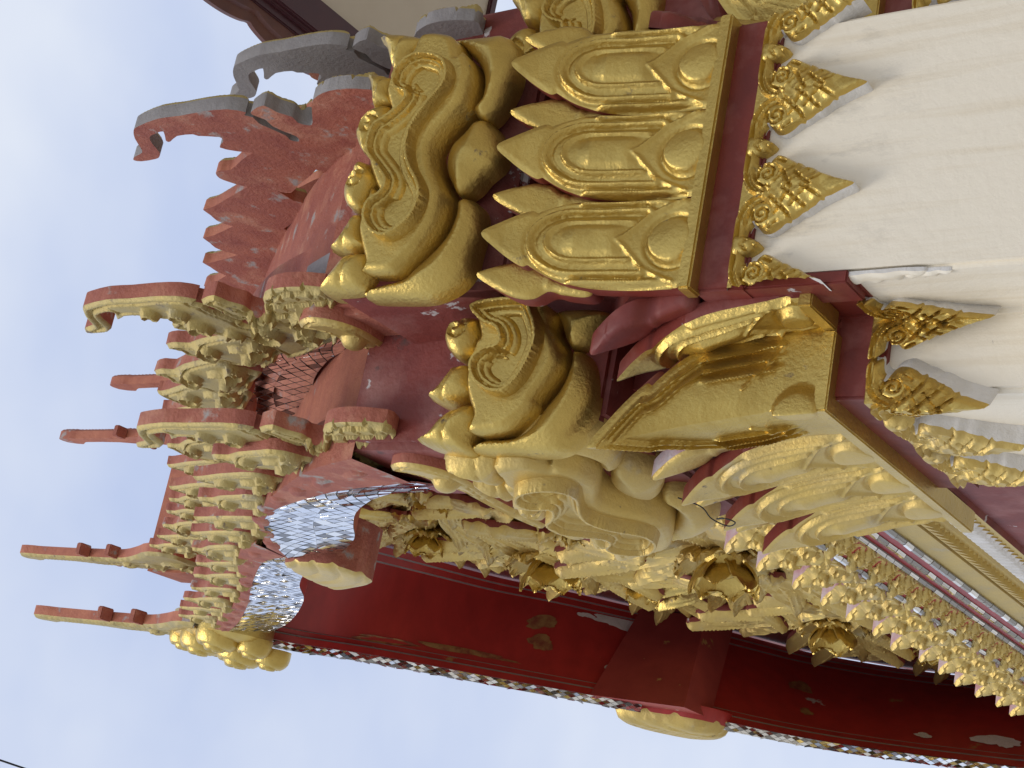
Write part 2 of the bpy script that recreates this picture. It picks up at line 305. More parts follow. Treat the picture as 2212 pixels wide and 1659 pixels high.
# red collars that carry the pendants
collarA = prism('red_collar', [(AL, B0 + .02), (AR, B0 + .02), (AR, B1 + .12), (AL, B1 + .12)], 3.98, ZA + .01, RED, gate, .01)
sideA = box('collar_cheek', AL + .004, AL + .05, B0 + .035, B1 + .10, 3.62, 4.0, RED, collarA, .006)
#sideA2 = box('collar_cheek', AR - .05, AR - .004, B0 + .035, B1 + .10, 3.62, 4.0, RED, collarA, .006)
collarB = prism('red_collar', [(AL + .03, B1 + .02), (AL + .03, B2 + .012), (CL + .02, B2 + .012), (CL + .02, B3), (CR_ - .02, B3), (CR_ - .02, B2 + .012), (AR - .03, B2 + .012), (AR - .03, B1 + .02)], 3.60, ZB + .01, RED, gate, .01)
# flaked plaster at the pilaster's edge
for oy, oz, sc in ((0, 0, 1.0), (.012, -.20, .55)):
    relief('plaster_flake', [(0, 0), (.03, -.02), (.055, .012), (.042, .05), (.062, .085), (.038, .12), (.050, .165), (.022, .19), (.028, .24), (.004, .27), (-.006, .20), (-.004, .08)], lambda P, d: .003 + puff(d, .03, .008) + .002 * np.sin(P[:, 1] * 60),
            lambda s, t, h: np.c_[AL + .034 - h, B0 + .046 + oy + s * 1.2 * sc, 3.63 + oz - t * sc], .008, .01, [WHITE, WHITE2], shaft)

# ------------------------------------------------------------------ lotus petals of the capitals
PH = .785
def flare(t): return .225 * np.clip(t / PH, 0, 1.05) ** 2.1
def petal_outline(w):
    return [(-w, .012), (-w * .985, .0), (-w * .5, 0), (0, 0), (w * .5, 0), (w * .985, 0), (w, .012), (w, .20), (w * 1.0, .36), (w * .95, .46), (w * .80, .545), (w * .64, .60), (w * .60, .612), (w * .64, .632), (w * .52, .675), (w * .28, .735), (0, PH), (-w * .28, .735), (-w * .52, .675), (-w * .64, .632), (-w * .60, .612), (-w * .64, .60), (-w * .80, .545), (-w * .95, .46), (-w * 1.0, .36), (-w, .20)]
def petal_h(w, seed=0):
    q = random.Random(seed); j = lambda v, a=.07: v * (1 + q.uniform(-a, a)); ph = q.uniform(0, 6); tw = q.uniform(-.05, .05)
    def U(s, top, bot): k = np.linspace(0, math.pi, 21); return np.r_[[[-s, bot]], np.c_[-s * np.cos(k), top - s * 1.25 + s * 1.25 * np.sin(k)], [[s, bot]]]
    u1, u2, u3 = U(j(w * .70, .05), j(.615, .02), .19), U(j(w * .44, .05), j(.545, .03), .245), U(w * .80, .44, .12)
    def hf(P, d):
        P = np.c_[P[:, 0] + tw * w * np.sin(P[:, 1] * 5 + ph), P[:, 1]]
        s, t = P[:, 0], P[:, 1]
        h = .010 + .008 * np.clip(d / .02, 0, 1)
        h += .030 * np.exp(-(s / (w * .55)) ** 2) * np.clip((t - .12) / .2, 0, 1) * np.clip((.70 - t) / .2, 0, 1)
        for u, am, wd in ((u1, .020, .017), (u2, .017, .014)): h += am * bump(pdist(P, u), wd)
        h += .016 * np.clip((w * .40 - np.abs(s)) / .03, 0, 1) * np.clip((t - .27) / .03, 0, 1) * np.clip((.49 - t) / .05, 0, 1)
        h -= .006 * bump(np.abs(pdist(P, u1) - .02), .012) * (t > .2)
        legs = np.abs(np.abs(s) - w * .875)
        h += .018 * bump(legs, .020) * np.clip((t - .10) / .05, 0, 1) * np.clip((.47 - t) / .03, 0, 1)
        h -= .010 * bump(np.abs(np.abs(s) - w * .985), .02) * (t > .07)
        h += .012 * bump(pdist(P, [(-w * .60, .19), (0, .285), (w * .60, .19), (w * .9, .075)]), .014) + .010 * bump(pdist(P, [(-w * .60, .19), (-w * .9, .075)]), .014)
        r = np.hypot(s, (t - .095) * 1.0); rb = min(.085, w * .48) * (1 + q.uniform(-.06, .06))
        edge = np.clip((rb - r) / .012, 0, 1); h += edge * edge * (3 - 2 * edge) * .014 + .016 * np.sqrt(np.clip(1 - (r / rb) ** 2, 0, 1)) - .010 * bump(np.abs(r - rb - .012), .014)
        return h + .003 * np.sin(P[:, 0] * 31 + P[:, 1] * 17)
    return hf
# cores of the capitals (dark red, behind the petals)
def cap_core(name, pl, z0, z1, m, fl, parent):
    Z = np.linspace(z0, z1, 9); V = []; n = len(pl)
    cxx = sum(p[0] for p in pl) / n
    for z in Z:
        o = fl((z - z0))
        V += [(x + o * sx, y + o * sy, z) for x, y, sx, sy in pl]
    F = [tuple(range(n))[::-1], tuple((len(Z) - 1) * n + i for i in range(n))]
    for k in range(len(Z) - 1): F += [(k * n + i, k * n + (i + 1) % n, (k + 1) * n + (i + 1) % n, (k + 1) * n + i) for i in range(n)]
    return link(name, fixn(mesh(name, V, F, m)), parent, 35)
capA = cap_core('capital', [(AL + .03, B0 + .035, 0, -1), (AR - .03, B0 + .035, 0, -1), (AR - .03, B2 + .3, 0, 0), (AL + .03, B2 + .3, 0, 0)], ZA, ZA + .98, RED, lambda h: -.30 * min(max(h - .25, 0) / .3, 1), gate)
tag(capA, 'raised gold lotus capital on the outer pilaster')
capB = cap_core('capital', [(AL + .015, B1, -.9, 0), (AL + .015, B2 + .02, -.9, -.9), (CL + .02, B2 + .02, -.9, -.9), (CL + .02, B3, -.9, .2), (CR_ - .02, B3, .9, .2), (CR_ - .02, B2 + .02, .9, -.9), (AR - .015, B2 + .02, .9, -.9), (AR - .015, B1, .9, 0)], ZB, ZB + .98, RED, lambda h: -.10 * min(max(h - .2, 0) / .3, 1), gate)
tag(capB, 'gold lotus capital wrapping the notched corner of the pillar')
# generic maps from a petal's own plane (s right, t up, h out) to the faces
def map_face(ox, oy, z0, ux, uy, nx, ny, lean=1.0):
    return lambda s, t, h: np.c_[ox + s * ux + (flare(t) * lean + h) * nx, oy + s * uy + (flare(t) * lean + h) * ny, z0 + t]
PW = .1757
mapA = lambda c: map_face(c, B0, ZA, 1, 0, 0, -1)
pet0 = relief('lotus_petal', petal_outline(PW), petal_h(PW), mapA(AC), .0062, .055, [GOLD, RED], capA, back=True)
for k in (-1, 1): relief('lotus_petal', [(x * (1 + .02 * k), y + (.008 * k if y > .5 else 0)) for x, y in petal_outline(PW)], petal_h(PW, 5 + k), mapA(AC + k * 2 * PW), .0062, .055, [GOLD, RED], capA, back=True)
foot = box('capital_fillet', AL - .012, AR + .012, B0 - .042, B0 + .05, ZA - .012, ZA + .040, GOLD, capA, .008)
# spikes between the petals
def spike_outline(w): return [(-w * .55, .40), (w * .55, .40), (w * .60, .50), (w * .5, .53), (w * .55, .56), (w * .95, .60), (w * 1.0, .66), (w * .6, .735), (0, .80), (-w * .6, .735), (-w, .66), (-w * .95, .60), (-w * .55, .56), (-w * .5, .53), (-w * .60, .50)]
spk_h = lambda P, d: .006 + puff(d, .03, .022) + .008 * bump(np.abs(P[:, 1] - .545), .02)
spk0 = relief('leaf_spike', spike_outline(.072), spk_h, lambda s, t, h: np.c_[AC - PW + s, B0 + .045 - (flare(t) * .95 + h), ZA + t], .011, .06, [GOLD, RED], capA)
for k in (-1, 1, 2): place('leaf_spike', spk0.data, capA, Matrix.Translation((k * 2 * PW - (.0 if k not in (-1, 2) else (.035 if k == 2 else -.035)), 0, 0)))
# body capital: return petal, corner petal folded round the corner, two petals along the front
mret = map_face(AL, (B1 + B2) / 2 + .012, ZB, 0, -1, -1, 0)
relief('lotus_petal', petal_outline(.128), petal_h(.128), mret, .0062, .055, [GOLD, RED], capB)
def map_corner(s, t, h):
    o = flare(t) * 1.0 + h
    x = np.where(s > 0, CL - o + s, CL - o); y = np.where(s > 0, B2 - o, B2 - o - s)
    return np.c_[x, y, ZB + t]
cw = .295
def corner_h(P, d):
    s, t = P[:, 0], P[:, 1]; up = np.clip((t - .22) / .06, 0, 1)
    h = .012 + .010 * np.clip(d / .02, 0, 1) + .028 * np.exp(-((np.abs(s) - .10) / .12) ** 2) * np.clip((.72 - t) / .3, 0, 1) * np.clip((t - .1) / .2, 0, 1)
    for dd, am in ((.045, .024), (.085, .022)): h += am * bump(np.abs(d - dd), .015) * up
    for x in (.165, .205, .250): h += .022 * bump(np.abs(np.abs(s) - x), .016) * np.clip((t - .16) / .04, 0, 1) * np.clip((.46 - t) / .05, 0, 1)
    h += .010 * bump(pdist(P, [(-.24, .17), (-.11, .29)]), .012) + .010 * bump(pdist(P, [(.24, .17), (.11, .29)]), .012)
    r = np.hypot(s, t - .10); e = np.clip((.085 - r) / .014, 0, 1); h += e * e * (3 - 2 * e) * .016 + .02 * np.sqrt(np.clip(1 - (r / .09) ** 2, 0, 1))
    return h
relief('corner_petal', petal_outline(cw), corner_h, map_corner, .0068, .055, [GOLD, RED], capB)
mB = lambda c: map_face(CL, c, ZB, 0, -1, -1, 0)
petB = relief('lotus_petal', petal_outline(.180), petal_h(.180), mB(5.03), .0062, .055, [GOLDP, RED], capB, back=True)
relief('lotus_petal', petal_outline(.180), petal_h(.180, 9), mB(5.39), .0062, .055, [GOLDP, RED], capB, back=True)
place('lotus_petal', petB.data, capB, Matrix.Translation((0, .72, 0)))
spkB = relief('leaf_spike', spike_outline(.072), spk_h, lambda s, t, h: np.c_[CL + .045 - (flare(t) * .95 + h), 4.85 - s, ZB + .03 + t], .011, .06, [GOLDP, PINK], capB)
for k in (1, 2): place('leaf_spike', spkB.data, capB, Matrix.Translation((0, k * .36, 0)))
relief('leaf_spike', spike_outline(.072), spk_h, lambda s, t, h: np.c_[AL + .05 - (flare(t) * .95 + h) , B1 + .005 - s, ZB + .03 + t], .011, .06, [RED, RED], capB)
box('capital_fillet', AL - .042, AL + .03, B1 + .01, B2 - .03, ZB - .012, ZB + .040, GOLD, capB, .006)
prism('capital_fillet', [(AL - .044, B2 - .042), (AL - .044, B2 + .05), (CL + .05, B2 + .05), (CL + .05, B3 + .42), (CL - .042, B3 + .42), (CL - .042, B2 - .042)], ZB - .0125, ZB + .0395, GOLD, capB, .006)
# right-hand return (mirror of the left one), half out of the picture
MX = Matrix.Translation((AC, 0, 0)) @ Matrix.Scale(-1, 4, (1, 0, 0)) @ Matrix.Translation((-AC, 0, 0))
def mirror_copies(parent):
    for o in [c for c in parent.children]:
        if o.get('nomirror'): continue
        yield o
for o in list(capB.children):
    m2 = o.data.copy(); m2.transform(MX @ o.matrix_basis); m2.flip_normals(); link(o.name.split('.')[0], m2, capB, 0)

# ------------------------------------------------------------------ scroll blocks above the capitals
def slant(b0, z0): return lambda s, t, h: np.c_[AC + s, b0 - .12 / .56 * t - h, z0 + t]
def off_h(base, w, h, extra=None):
    def f(P, d):
        r = base + puff(d, w, h)
        if extra is not None: r = r + extra(P, d)
        return r
    return f
def scroll_set(pre, mapf, parent, mats, eyes, curls, step=.010):
    made = []
    R_ = lambda nm, key, hf, dep=.10, st=step: made.append(relief(nm, TR[pre + key], hf, mapf, st, dep, mats, parent))
    for k in ('bodyR', 'bodyM', 'bodyL'):
        if pre + k in TR: R_('scroll_lobe', k, off_h(-.05, .17, .100))
    plate = np.array(TR[pre + 'plate'])
    PO = resample(cr(plate, 4), .01)
    R_('scroll_plate', 'plate', lambda P, d: .050 + .024 * np.clip(d / .018, 0, 1))
    sst = lambda x: (lambda y: y * y * (3 - 2 * y))(np.clip(x, 0, 1))
    def rib(P, d):
        h = .066 + .062 * sst(d / .008) - .020 * sst((d - .019) / .005) - .006 * bump(np.abs(d - .026), .005) - .018 * sst((d - .041) / .005) - .040 * sst((d - .056) / .03)
        for e in eyes:
            r = np.hypot(P[:, 0] - e[0], P[:, 1] - e[1]); h += -.030 * sst(1 - r / .05) - .030 * bump(pdist(P, spiral(e, .062, .036, 200 if e[0] < -.1 else 20, .62)), .014)
        return h
    R_('scroll_ribbon', 'ribbon', rib, .05, step * .5)
    for k in ('leaf1', 'leaf2', 'leaf3', 'leaf4'):
        if pre + k in TR:
            c = np.array(TR[pre + k]).mean(0)
            R_('scroll_leaf', k, off_h(-.02, .075, .095, lambda P, d, c=c: -.010 * bump(np.abs((P[:, 1] - c[1]) + .3 * np.sin((P[:, 0] - c[0]) * 8) * .1), .012)))
    for k, c in curls:
        sp = spiral(c, .052, .008, 100, -1.4)
        R_('scroll_curl', k, off_h(.0, .07, .085, lambda P, d, sp=sp: -.018 * bump(pdist(P, sp), .013)))
    return made
def block_body(name, pts, z0, z1, parent, m):
    V = [(x, y, z) for z, k in ((z0 - .02, 0), (z0 + .25, 1), (z1, 2)) for x, y in pts[k]]; n = len(pts[0])
    F = [tuple(range(n))[::-1], tuple(2 * n + i for i in range(n))]
    for k in range(2): F += [(k * n + i, k * n + (i + 1) % n, (k + 1) * n + (i + 1) % n, (k + 1) * n + i) for i in range(n)]
    me = fixn(mesh(name, V, F, m)); bm = bmesh.new(); bm.from_mesh(me); bmesh.ops.bevel(bm, geom=bm.edges[:], offset=.02, segments=2, affect='EDGES'); bm.to_mesh(me); bm.free()
    return link(name, me, parent)
zA0, zB0 = 5.05, 4.66
rect = lambda x0, x1, y0, y1: [(x0, y0), (x1, y0), (x1, y1), (x0, y1)]
blkA = block_body('scroll_block', [rect(AL + .06, AR - .06, 4.26, 5.0), rect(AC - .545, AC + .545, 4.03, 5.0), rect(AC - .565, AC + .565, 3.965, 5.0)], zA0, zA0 + .555, gate, RED2)
tag(blkA, 'gold cloud scroll block with red side above the pilaster capital')
scroll_set('A_', slant(4.05, zA0), blkA, [GOLD, GOLD], [TR['A_eyeR'][0], TR['A_eyeL'][0]], [('curl1', TR['A_c1'][0]), ('curl2', TR['A_c2'][0])])
core = lambda o: [(CL - o, B2 - o), (CR_ + o, B2 - o), (CR_ + o, B3 + .1), (CL - o, B3 + .1)]
blkB = block_body('scroll_block', [core(.06), core(.14), core(.21)], zB0, zB0 + .56, gate, RED)
tag(blkB, 'gold cloud scroll block of the pillar body, behind the pilaster')
left = scroll_set('R_', slant(B2 - .15, zB0), blkB, [GOLD, GOLD], [TR['R_eyeL'][0]], [('curl', TR['R_c1'][0])])
for o in left:
    m2 = o.data.copy(); m2.transform(MX); m2.flip_normals(); link(o.name.split('.')[0], m2, blkB, 0)
BC = 5.03
box('block_neck', AR - .1, CR_ + .13, B2 - .10, 5.55, 4.15, 4.70, RED, blkB, .02)
mapBb = lambda s, t, h: np.c_[CL - .15 - .12 / .56 * t - h, BC - s * 1.16, zB0 + .01 + t]
scroll_set('A_', mapBb, blkB, [GOLDP, GOLDP], [TR['A_eyeR'][0], TR['A_eyeL'][0]], [('curl1', TR['A_c1'][0]), ('curl2', TR['A_c2'][0])], .012)

# ------------------------------------------------------------------ hanging pendants on the shaft
half = [(.172, 0), (.180, .030), (.172, .050), (.135, .054), (.112, .062), (.100, .078), (.118, .088), (.138, .108), (.147, .140), (.132, .170), (.112, .200), (.104, .222), (.086, .245), (.080, .268), (.058, .300), (.040, .335), (.020, .385)]
pend_out = [(s, t) for s, t in half] + [(0, .430)] + [(-s, t) for s, t in half[::-1]]
sp1 = spiral((.076, .104), .036, .006, -110, 1.45); sp2 = sp1 * np.array([-1, 1])
arm = cr([(.176, .034), (.13, .036), (.085, .040), (.048, .056), (.024, .085), (.012, .12)], 5, False)
arm2 = cr([(.176, .010), (.12, .011), (.07, .016), (.034, .034), (.012, .06), (.0, .10)], 5, False)
cuts = [cr(v, 4, False) for v in ([(.014, .125), (.05, .165), (.092, .205), (.118, .204)], [(.0, .185), (.035, .225), (.072, .268)], [(.0, .255), (.022, .290), (.046, .325)], [(.095, .130), (.075, .165), (.035, .190), (.0, .215)], [(.060, .215), (.030, .245), (.0, .285)], [(.110, .165), (.126, .140)])]
def pend_h(P, d):
    s, t = np.abs(P[:, 0]), P[:, 1]; Q = np.c_[s, t]
    h = .003 + .020 * np.clip(d / .008, 0, 1)
    body = np.clip((t - .10) / .04, 0, 1); h += .030 * body * np.exp(-(s / .07) ** 2) + .010 * body
    for c in cuts: dd = pdist(Q, c); h += .012 * np.clip(1 - dd / .030, 0, 1) - .018 * bump(dd, .010)
    r = np.hypot(s - .076, t - .104); h = np.where(r < .044, .034 + .008 * np.sqrt(np.clip(1 - (r / .044) ** 2, 0, 1)), h)
    for sp in (sp1, sp2): h -= .014 * bump(pdist(P, sp), .007)
    h += .020 * bump(pdist(Q, arm), .013) + .018 * bump(pdist(Q, arm2), .010)
    return h
bud_out = [(-.034, 0), (.034, 0), (.040, .03), (.030, .065), (0, .105), (-.030, .065), (-.040, .03)]
def bud_h(P, d): return .02 + puff(d, .03, .03) - .014 * bump(np.abs(np.abs(P[:, 0]) * .8 + .04 - P[:, 1]), .010) - .012 * bump(np.abs(np.abs(P[:, 0]) * .8 + .075 - P[:, 1]), .008)
def pmap(ox, oy, z0, ux, uy, nx, ny, k=1.0): return lambda s, t, h: np.c_[ox + s * k * ux + h * nx, oy + s * k * uy + h * ny, z0 - t]
PZ = 4.045
pd0 = relief('pendant', pend_out, pend_h, pmap(AC + .185, B0 + .030, PZ, 1, 0, 0, -1), .0055, .06, [GOLD, WHITE2], collarA, 3)
def clip_x(me, x, keep_less):
    bm = bmesh.new(); bm.from_mesh(me); bmesh.ops.bisect_plane(bm, geom=bm.verts[:] + bm.edges[:] + bm.faces[:], plane_co=(x, 0, 0), plane_no=(1, 0, 0), clear_outer=keep_less, clear_inner=not keep_less)
    bm.to_mesh(me); bm.free(); return me
place('pendant', pd0.data, collarA, Matrix.Translation((-.375, 0, 0)))
for sx, x, kl in ((.370, AR, True), (-.745, AL, False)):
    m2 = pd0.data.copy(); m2.transform(Matrix.Translation((sx, 0, 0))); clip_x(m2, x, kl); link('half_pendant', m2, collarA, 0)
bd0 = relief('bud', bud_out, bud_h, pmap(AC, B0 + .035, PZ - .004, 1, 0, 0, -1), .008, .075, [GOLD, GOLD], collarA, 3)
for dx in (-.375, .375): place('bud', bd0.data, collarA, Matrix.Translation((dx, 0, 0)))
# pendants of the body
PZB = 3.655
for side in (1, -1):
    mm = (lambda f: f) if side == 1 else (lambda f: (lambda s, t, h: (lambda q: np.c_[2 * AC - q[:, 0], q[:, 1], q[:, 2]])(f(s, t, h))))
    def inner_p(s, t, h):
        s = s * .80; return np.c_[np.where(s > 0, AL + .028 - h, AL + .028 - h + s), np.where(s > 0, B2 + .008 - h - s, B2 + .008 - h), PZB - t]
    relief('corner_pendant', pend_out, pend_h, mm(inner_p), .0062, .035, [GOLD, WHITE2], collarB, 3)
    def corner_p(s, t, h):
        s = s * .84
        return np.c_[np.where(s > 0, CL + .015 - h + s, CL + .015 - h), np.where(s > 0, B2 + .012 - h, B2 + .012 - h - s), PZB - t * 1.02]
    relief('corner_pendant', pend_out, pend_h, mm(corner_p), .0062, .035, [GOLD, WHITE2], collarB, 3)
    relief('pendant', pend_out, pend_h, mm(pmap(AL - .105, B2 + .012, PZB, 1, 0, 0, -1, .62)), .009, .05, [GOLD, WHITE2], collarB, 3) if False else None
    for yb in (4.94, 5.30):
        relief('pendant', pend_out, pend_h, mm(pmap(CL + .02, yb, PZB, 0, -1, -1, 0, .95)), .008, .035, [GOLDP, WHITE2], collarB, 3)
    for yb in (4.755, 5.12): relief('bud', bud_out, bud_h, mm(pmap(CL + .02, yb, PZB, 0, -1, -1, 0)), .012, .05, [GOLDP, GOLDP], collarB, 3)

# ------------------------------------------------------------------ tiered gable roof
def col(o, f): return o
def ruled(name, rows, mats, parent, mi=None, sub=1, sharp=35, thick=0.0):
    """Surface through rows of 3-D points (all rows the same length)."""
    R = [np.array(r, float) for r in rows]; n = len(R[0]); V = np.vstack(R); F = []; M = []
    for k in range(len(R) - 1):
        for i in range(n - 1):
            F.append((k * n + i, k * n + i + 1, (k + 1) * n + i + 1, (k + 1) * n + i)); M.append(mi[k] if mi else 0)
    return link(name, fixn(mesh(name, V, F, mats, M)), parent, sharp)
def curve(pts, N): 
    P = resample(cr(pts, 8, False), 1e-3 + 0, False) if False else cr(pts, 12, False)
    L = np.r_[0, np.cumsum(np.hypot(*(P[1:] - P[:-1]).T))]; s = np.linspace(0, L[-1], N)
    return np.c_[np.interp(s, L, P[:, 0]), np.interp(s, L, P[:, 1])]
at_a = lambda P, a: np.c_[np.full(len(P), a) if np.isscalar(a) else a, P]
GA = 1.50                                     # front face of the outer barge board
# near slope: lower and upper lobe of the barge board; edges as (Y, Z)
L1 = dict(U=[(4.47, 5.80), (4.62, 6.15), (4.862, 6.527), (5.135, 6.898), (5.494, 7.313), (5.86, 7.62), (6.12, 7.84)],
          V=[(4.80, 5.75), (4.936, 6.255), (5.124, 6.679), (5.329, 7.051), (5.599, 7.373), (6.005, 7.682), (6.351, 7.894)],
          I=[(5.16, 5.72), (5.20, 6.05), (5.28, 6.33), (5.55, 6.70), (5.85, 6.98), (6.12, 7.20), (6.44, 7.56)])
L2 = dict(U=[(6.05, 7.86), (6.167, 8.076), (6.565, 8.51), (7.173, 9.078), (7.856, 9.771), (8.742, 10.857), (9.4, 11.58), (9.85, 12.1)],
          V=[(6.34, 7.90), (6.45, 8.15), (6.70, 8.46), (7.30, 9.10), (7.95, 9.76), (8.80, 10.69), (9.40, 11.42), (9.85, 11.95)],
          I=[(6.75, 7.95), (6.85, 8.15), (7.05, 8.40), (7.50, 8.86), (8.0, 9.27), (8.75, 10.05), (9.30, 10.70), (9.85, 11.45)])
FI1 = [(10.0, 12.5), (10.5, 12.3), (10.807, 12.0), (10.92, 11.668), (11.059, 11.201), (11.396, 10.622), (11.759, 10.07), (12.089, 9.503), (12.40, 9.0)]
FM1 = [(9.9, 12.3), (10.25, 12.1), (10.45, 11.75), (10.624, 11.373), (10.76, 10.89), (11.076, 10.35), (11.395, 9.792), (11.711, 9.242), (11.9, 8.80), (12.05, 8.40)]
FI2 = [(12.80, 8.52), (12.959, 8.404), (13.30, 8.08), (13.575, 7.609), (13.70, 6.965), (13.72, 6.293), (13.72, 5.60)]
FM2 = [(12.40, 8.30), (12.553, 8.18), (12.90, 7.886), (13.20, 7.457), (13.32, 6.784), (13.34, 6.073), (13.34, 5.45)]
J1 = [(9.5, 11.0), (10.208, 10.542), (10.662, 10.274), (11.195, 9.952), (11.561, 9.503), (12.021, 9.107), (12.40, 8.75)]
J2 = [(12.75, 8.60), (13.153, 8.345), (13.6, 8.05), (13.95, 7.577), (14.15, 7.069), (14.22, 6.6), (14.25, 5.6)]

def tiles(rows_a, rows_b, du, dv, seed, lift=.006, tilt=.022):
    """Diamond tiles on the strip between two 3-D polylines; returns quads (corner lists)."""
    A, B = np.array(rows_a), np.array(rows_b); r = np.random.default_rng(seed)
    mid = (A + B) / 2; L = np.r_[0, np.cumsum(np.linalg.norm(mid[1:] - mid[:-1], axis=1))]
    wid = np.linalg.norm(A - B, axis=1).mean(); nv = max(1, round(wid / dv)); nu = int(L[-1] / du)
    def pt(u, v):
        s = np.clip(u / nu, 0, 1) * L[-1]; a = np.array([np.interp(s, L, A[:, k]) for k in range(3)]); b = np.array([np.interp(s, L, B[:, k]) for k in range(3)])
        return a + (b - a) * np.clip(v / nv, 0, 1)
    out = []
    for j in range(2 * nv + 1):
        for i in range(nu + 1):
            u = i + (.5 if j % 2 else 0); v = j / 2
            c = [(u - .5, v), (u, v - .5), (u + .5, v), (u, v + .5)]
            c = [(min(max(x, 0), nu), min(max(y, 0), nv)) for x, y in c]
            q = [pt(x, y) for x, y in c]; q2 = []
            for p in q:
                if not q2 or np.linalg.norm(p - q2[-1]) > 1e-4: q2.append(p)
            if len(q2) > 2 and np.linalg.norm(q2[0] - q2[-1]) < 1e-4: q2.pop()
            if len(q2) < 3: continue
            Q = np.array(q2); cen = Q.mean(0); nrm = np.cross(Q[1] - Q[0], Q[2] - Q[0]); l = np.linalg.norm(nrm)
            if l < 1e-6: continue
            nrm /= l
            Q = cen + (Q - cen) * .90
            t = r.normal(0, tilt, 3); Q = Q + nrm * 0 + ((Q - cen) @ t)[:, None] * nrm
            out.append((Q, nrm, int(r.choice(4, p=[.50, .27, .15, .08]))))
    return out
def tile_mesh(ts, sgn, lift=.007, th=.008):
    V, F, M = [], [], []
    for Q, nr, m in ts:
        nr = nr * (1 if nr @ sgn > 0 else -1); k = len(V); n = len(Q)
        V += list(Q + nr * lift) + list(Q + nr * (lift - th)); F.append(tuple(range(k, k + n))); M.append(m)
        for i in range(n): F.append((k + i, k + (i + 1) % n, k + n + (i + 1) % n, k + n + i)); M.append(m)
    return fixn(mesh('mirror_tile', V, F, MIRROR, M))

N1, N2 = 26, 40
gable = None
def lobe(Ld, N):
    U, Vv, I = curve(Ld['U'], N), curve(Ld['V'], N), curve(Ld['I'], N)
    Mm = Vv * .45 + I * .55
    return U, Vv, Mm, I
lob = [lobe(L1, N1), lobe(L2, N2)]
# the tympanum wall in the gate's middle plane carries everything
tyO = [(5.3, 5.0), (5.4, 6.5), (6.6, 7.9), (7.6, 9.0), (9.4, 11.1), (9.6, 11.2), (10.4, 10.75), (11.4, 10.0), (12.3, 9.0), (12.7, 8.75), (13.6, 8.2), (14.2, 7.2), (14.3, 5.0)]
V = [(a, b, z) for a in (2.47, 2.51) for b, z in tyO]; n = len(tyO)
gable = link('gable_wall', fixn(mesh('gable_wall', V, [tuple(range(n)), tuple(range(n, 2 * n))] + [(i, (i + 1) % n, n + (i + 1) % n, n + i) for i in range(n)], RED)), gate, 30)
tag(gable, 'dark red gable wall covered with gold flowers and leaves')

barges = []
for k, (U, Vv, Mm, I) in enumerate(lob):
    b = ruled('barge_board', [at_a(U, GA + .16), at_a(U, GA - .062), at_a(Vv, GA - .062), at_a(Vv, GA - .055), at_a(Mm, GA - .01), at_a(I, GA + .02), at_a(I, GA + .20)], [REDO, GROUT, REDM], gate, [0, 0, 0, 1, 1, 2])
    tag(b, 'red rimmed barge board set with diamond mirror tiles, near slope')
    barges.append(b)
    tl = tiles(at_a(Vv, GA - .055), at_a(Mm, GA - .01), .115, .075, 3 + k); tl2 = tiles(at_a(Mm, GA - .01), at_a(I, GA + .02), .115, .075, 13 + k)
    s1, s2 = np.array([-1, .1, -.1]), np.array([-.6, .3, -.7])
    all_ = [(t, s1) for t in tl] + [(t, s2) for t in tl2]
    all_.sort(key=lambda q: np.linalg.norm(q[0][0].mean(0) - np.array([0, 0, 1.6])))
    cut = 170 if k == 0 else 120
    for t, s in all_[:cut]:
        place('mirror_tile', finish(tile_mesh([t], s), 30), b)
    rest = [finish(tile_mesh([t for t, s in all_[cut:] if s is sg], sg), 30) for sg in (s1, s2)]
    for me in rest:
        if len(me.vertices): tag(place('mirror_tiling', me, b), kind='stuff')
    full = [finish(tile_mesh([t for t, s in all_ if s is sg], sg), 30) for sg in (s1, s2)]
    barges.append(full)
# raised bosses of the rim
def rim_bosses(parent, U, Vv, step):
    for i in range(2, len(U) - 1, step):
        c = (U[i] * .5 + Vv[i] * .5); t = U[i + 1] - U[i - 1]; t = t / np.hypot(*t); nn = np.array([-t[1], t[0]])
        q = [c + t * x + nn * y for x, y in ((-.085, -.03), (.085, -.045), (.095, .02), (-.07, .05))]
        relief('rim_scale', q, lambda P, d: puff(d, .03, .014), lambda s, t_, h: np.c_[GA - .060 - h, s, t_], .03, .01, [REDO, REDO], parent, 2)
rim_bosses(barges[0], lob[0][0], lob[0][1], 3); rim_bosses(barges[2], lob[1][0], lob[1][1], 3)
# near soffit (underside behind the barge board)
for (U, Vv, Mm, I) in lob:
    ruled('near_soffit', [at_a(I, GA + .20), at_a(I, 2.5)], [REDM], gable)
# kink between the lobes: a red block with a gold leaf on its face
kinkO = [(6.50, 8.05), (6.44, 7.86), (6.46, 7.66), (6.62, 7.60), (6.86, 7.66), (7.02, 7.92), (7.12, 8.16), (6.92, 8.20), (6.66, 8.13)]
kk = relief('kink_leaf', kinkO, lambda P, d: .01 + puff(d, .12, .03) - .016 * bump(np.abs(np.hypot(P[:, 0] - 6.3, P[:, 1] - 8.2) % .13 - .06), .03), lambda s, t, h: np.c_[GA - .05 - h, s, t], .02, .30, [GOLDP, REDO], barges[0])
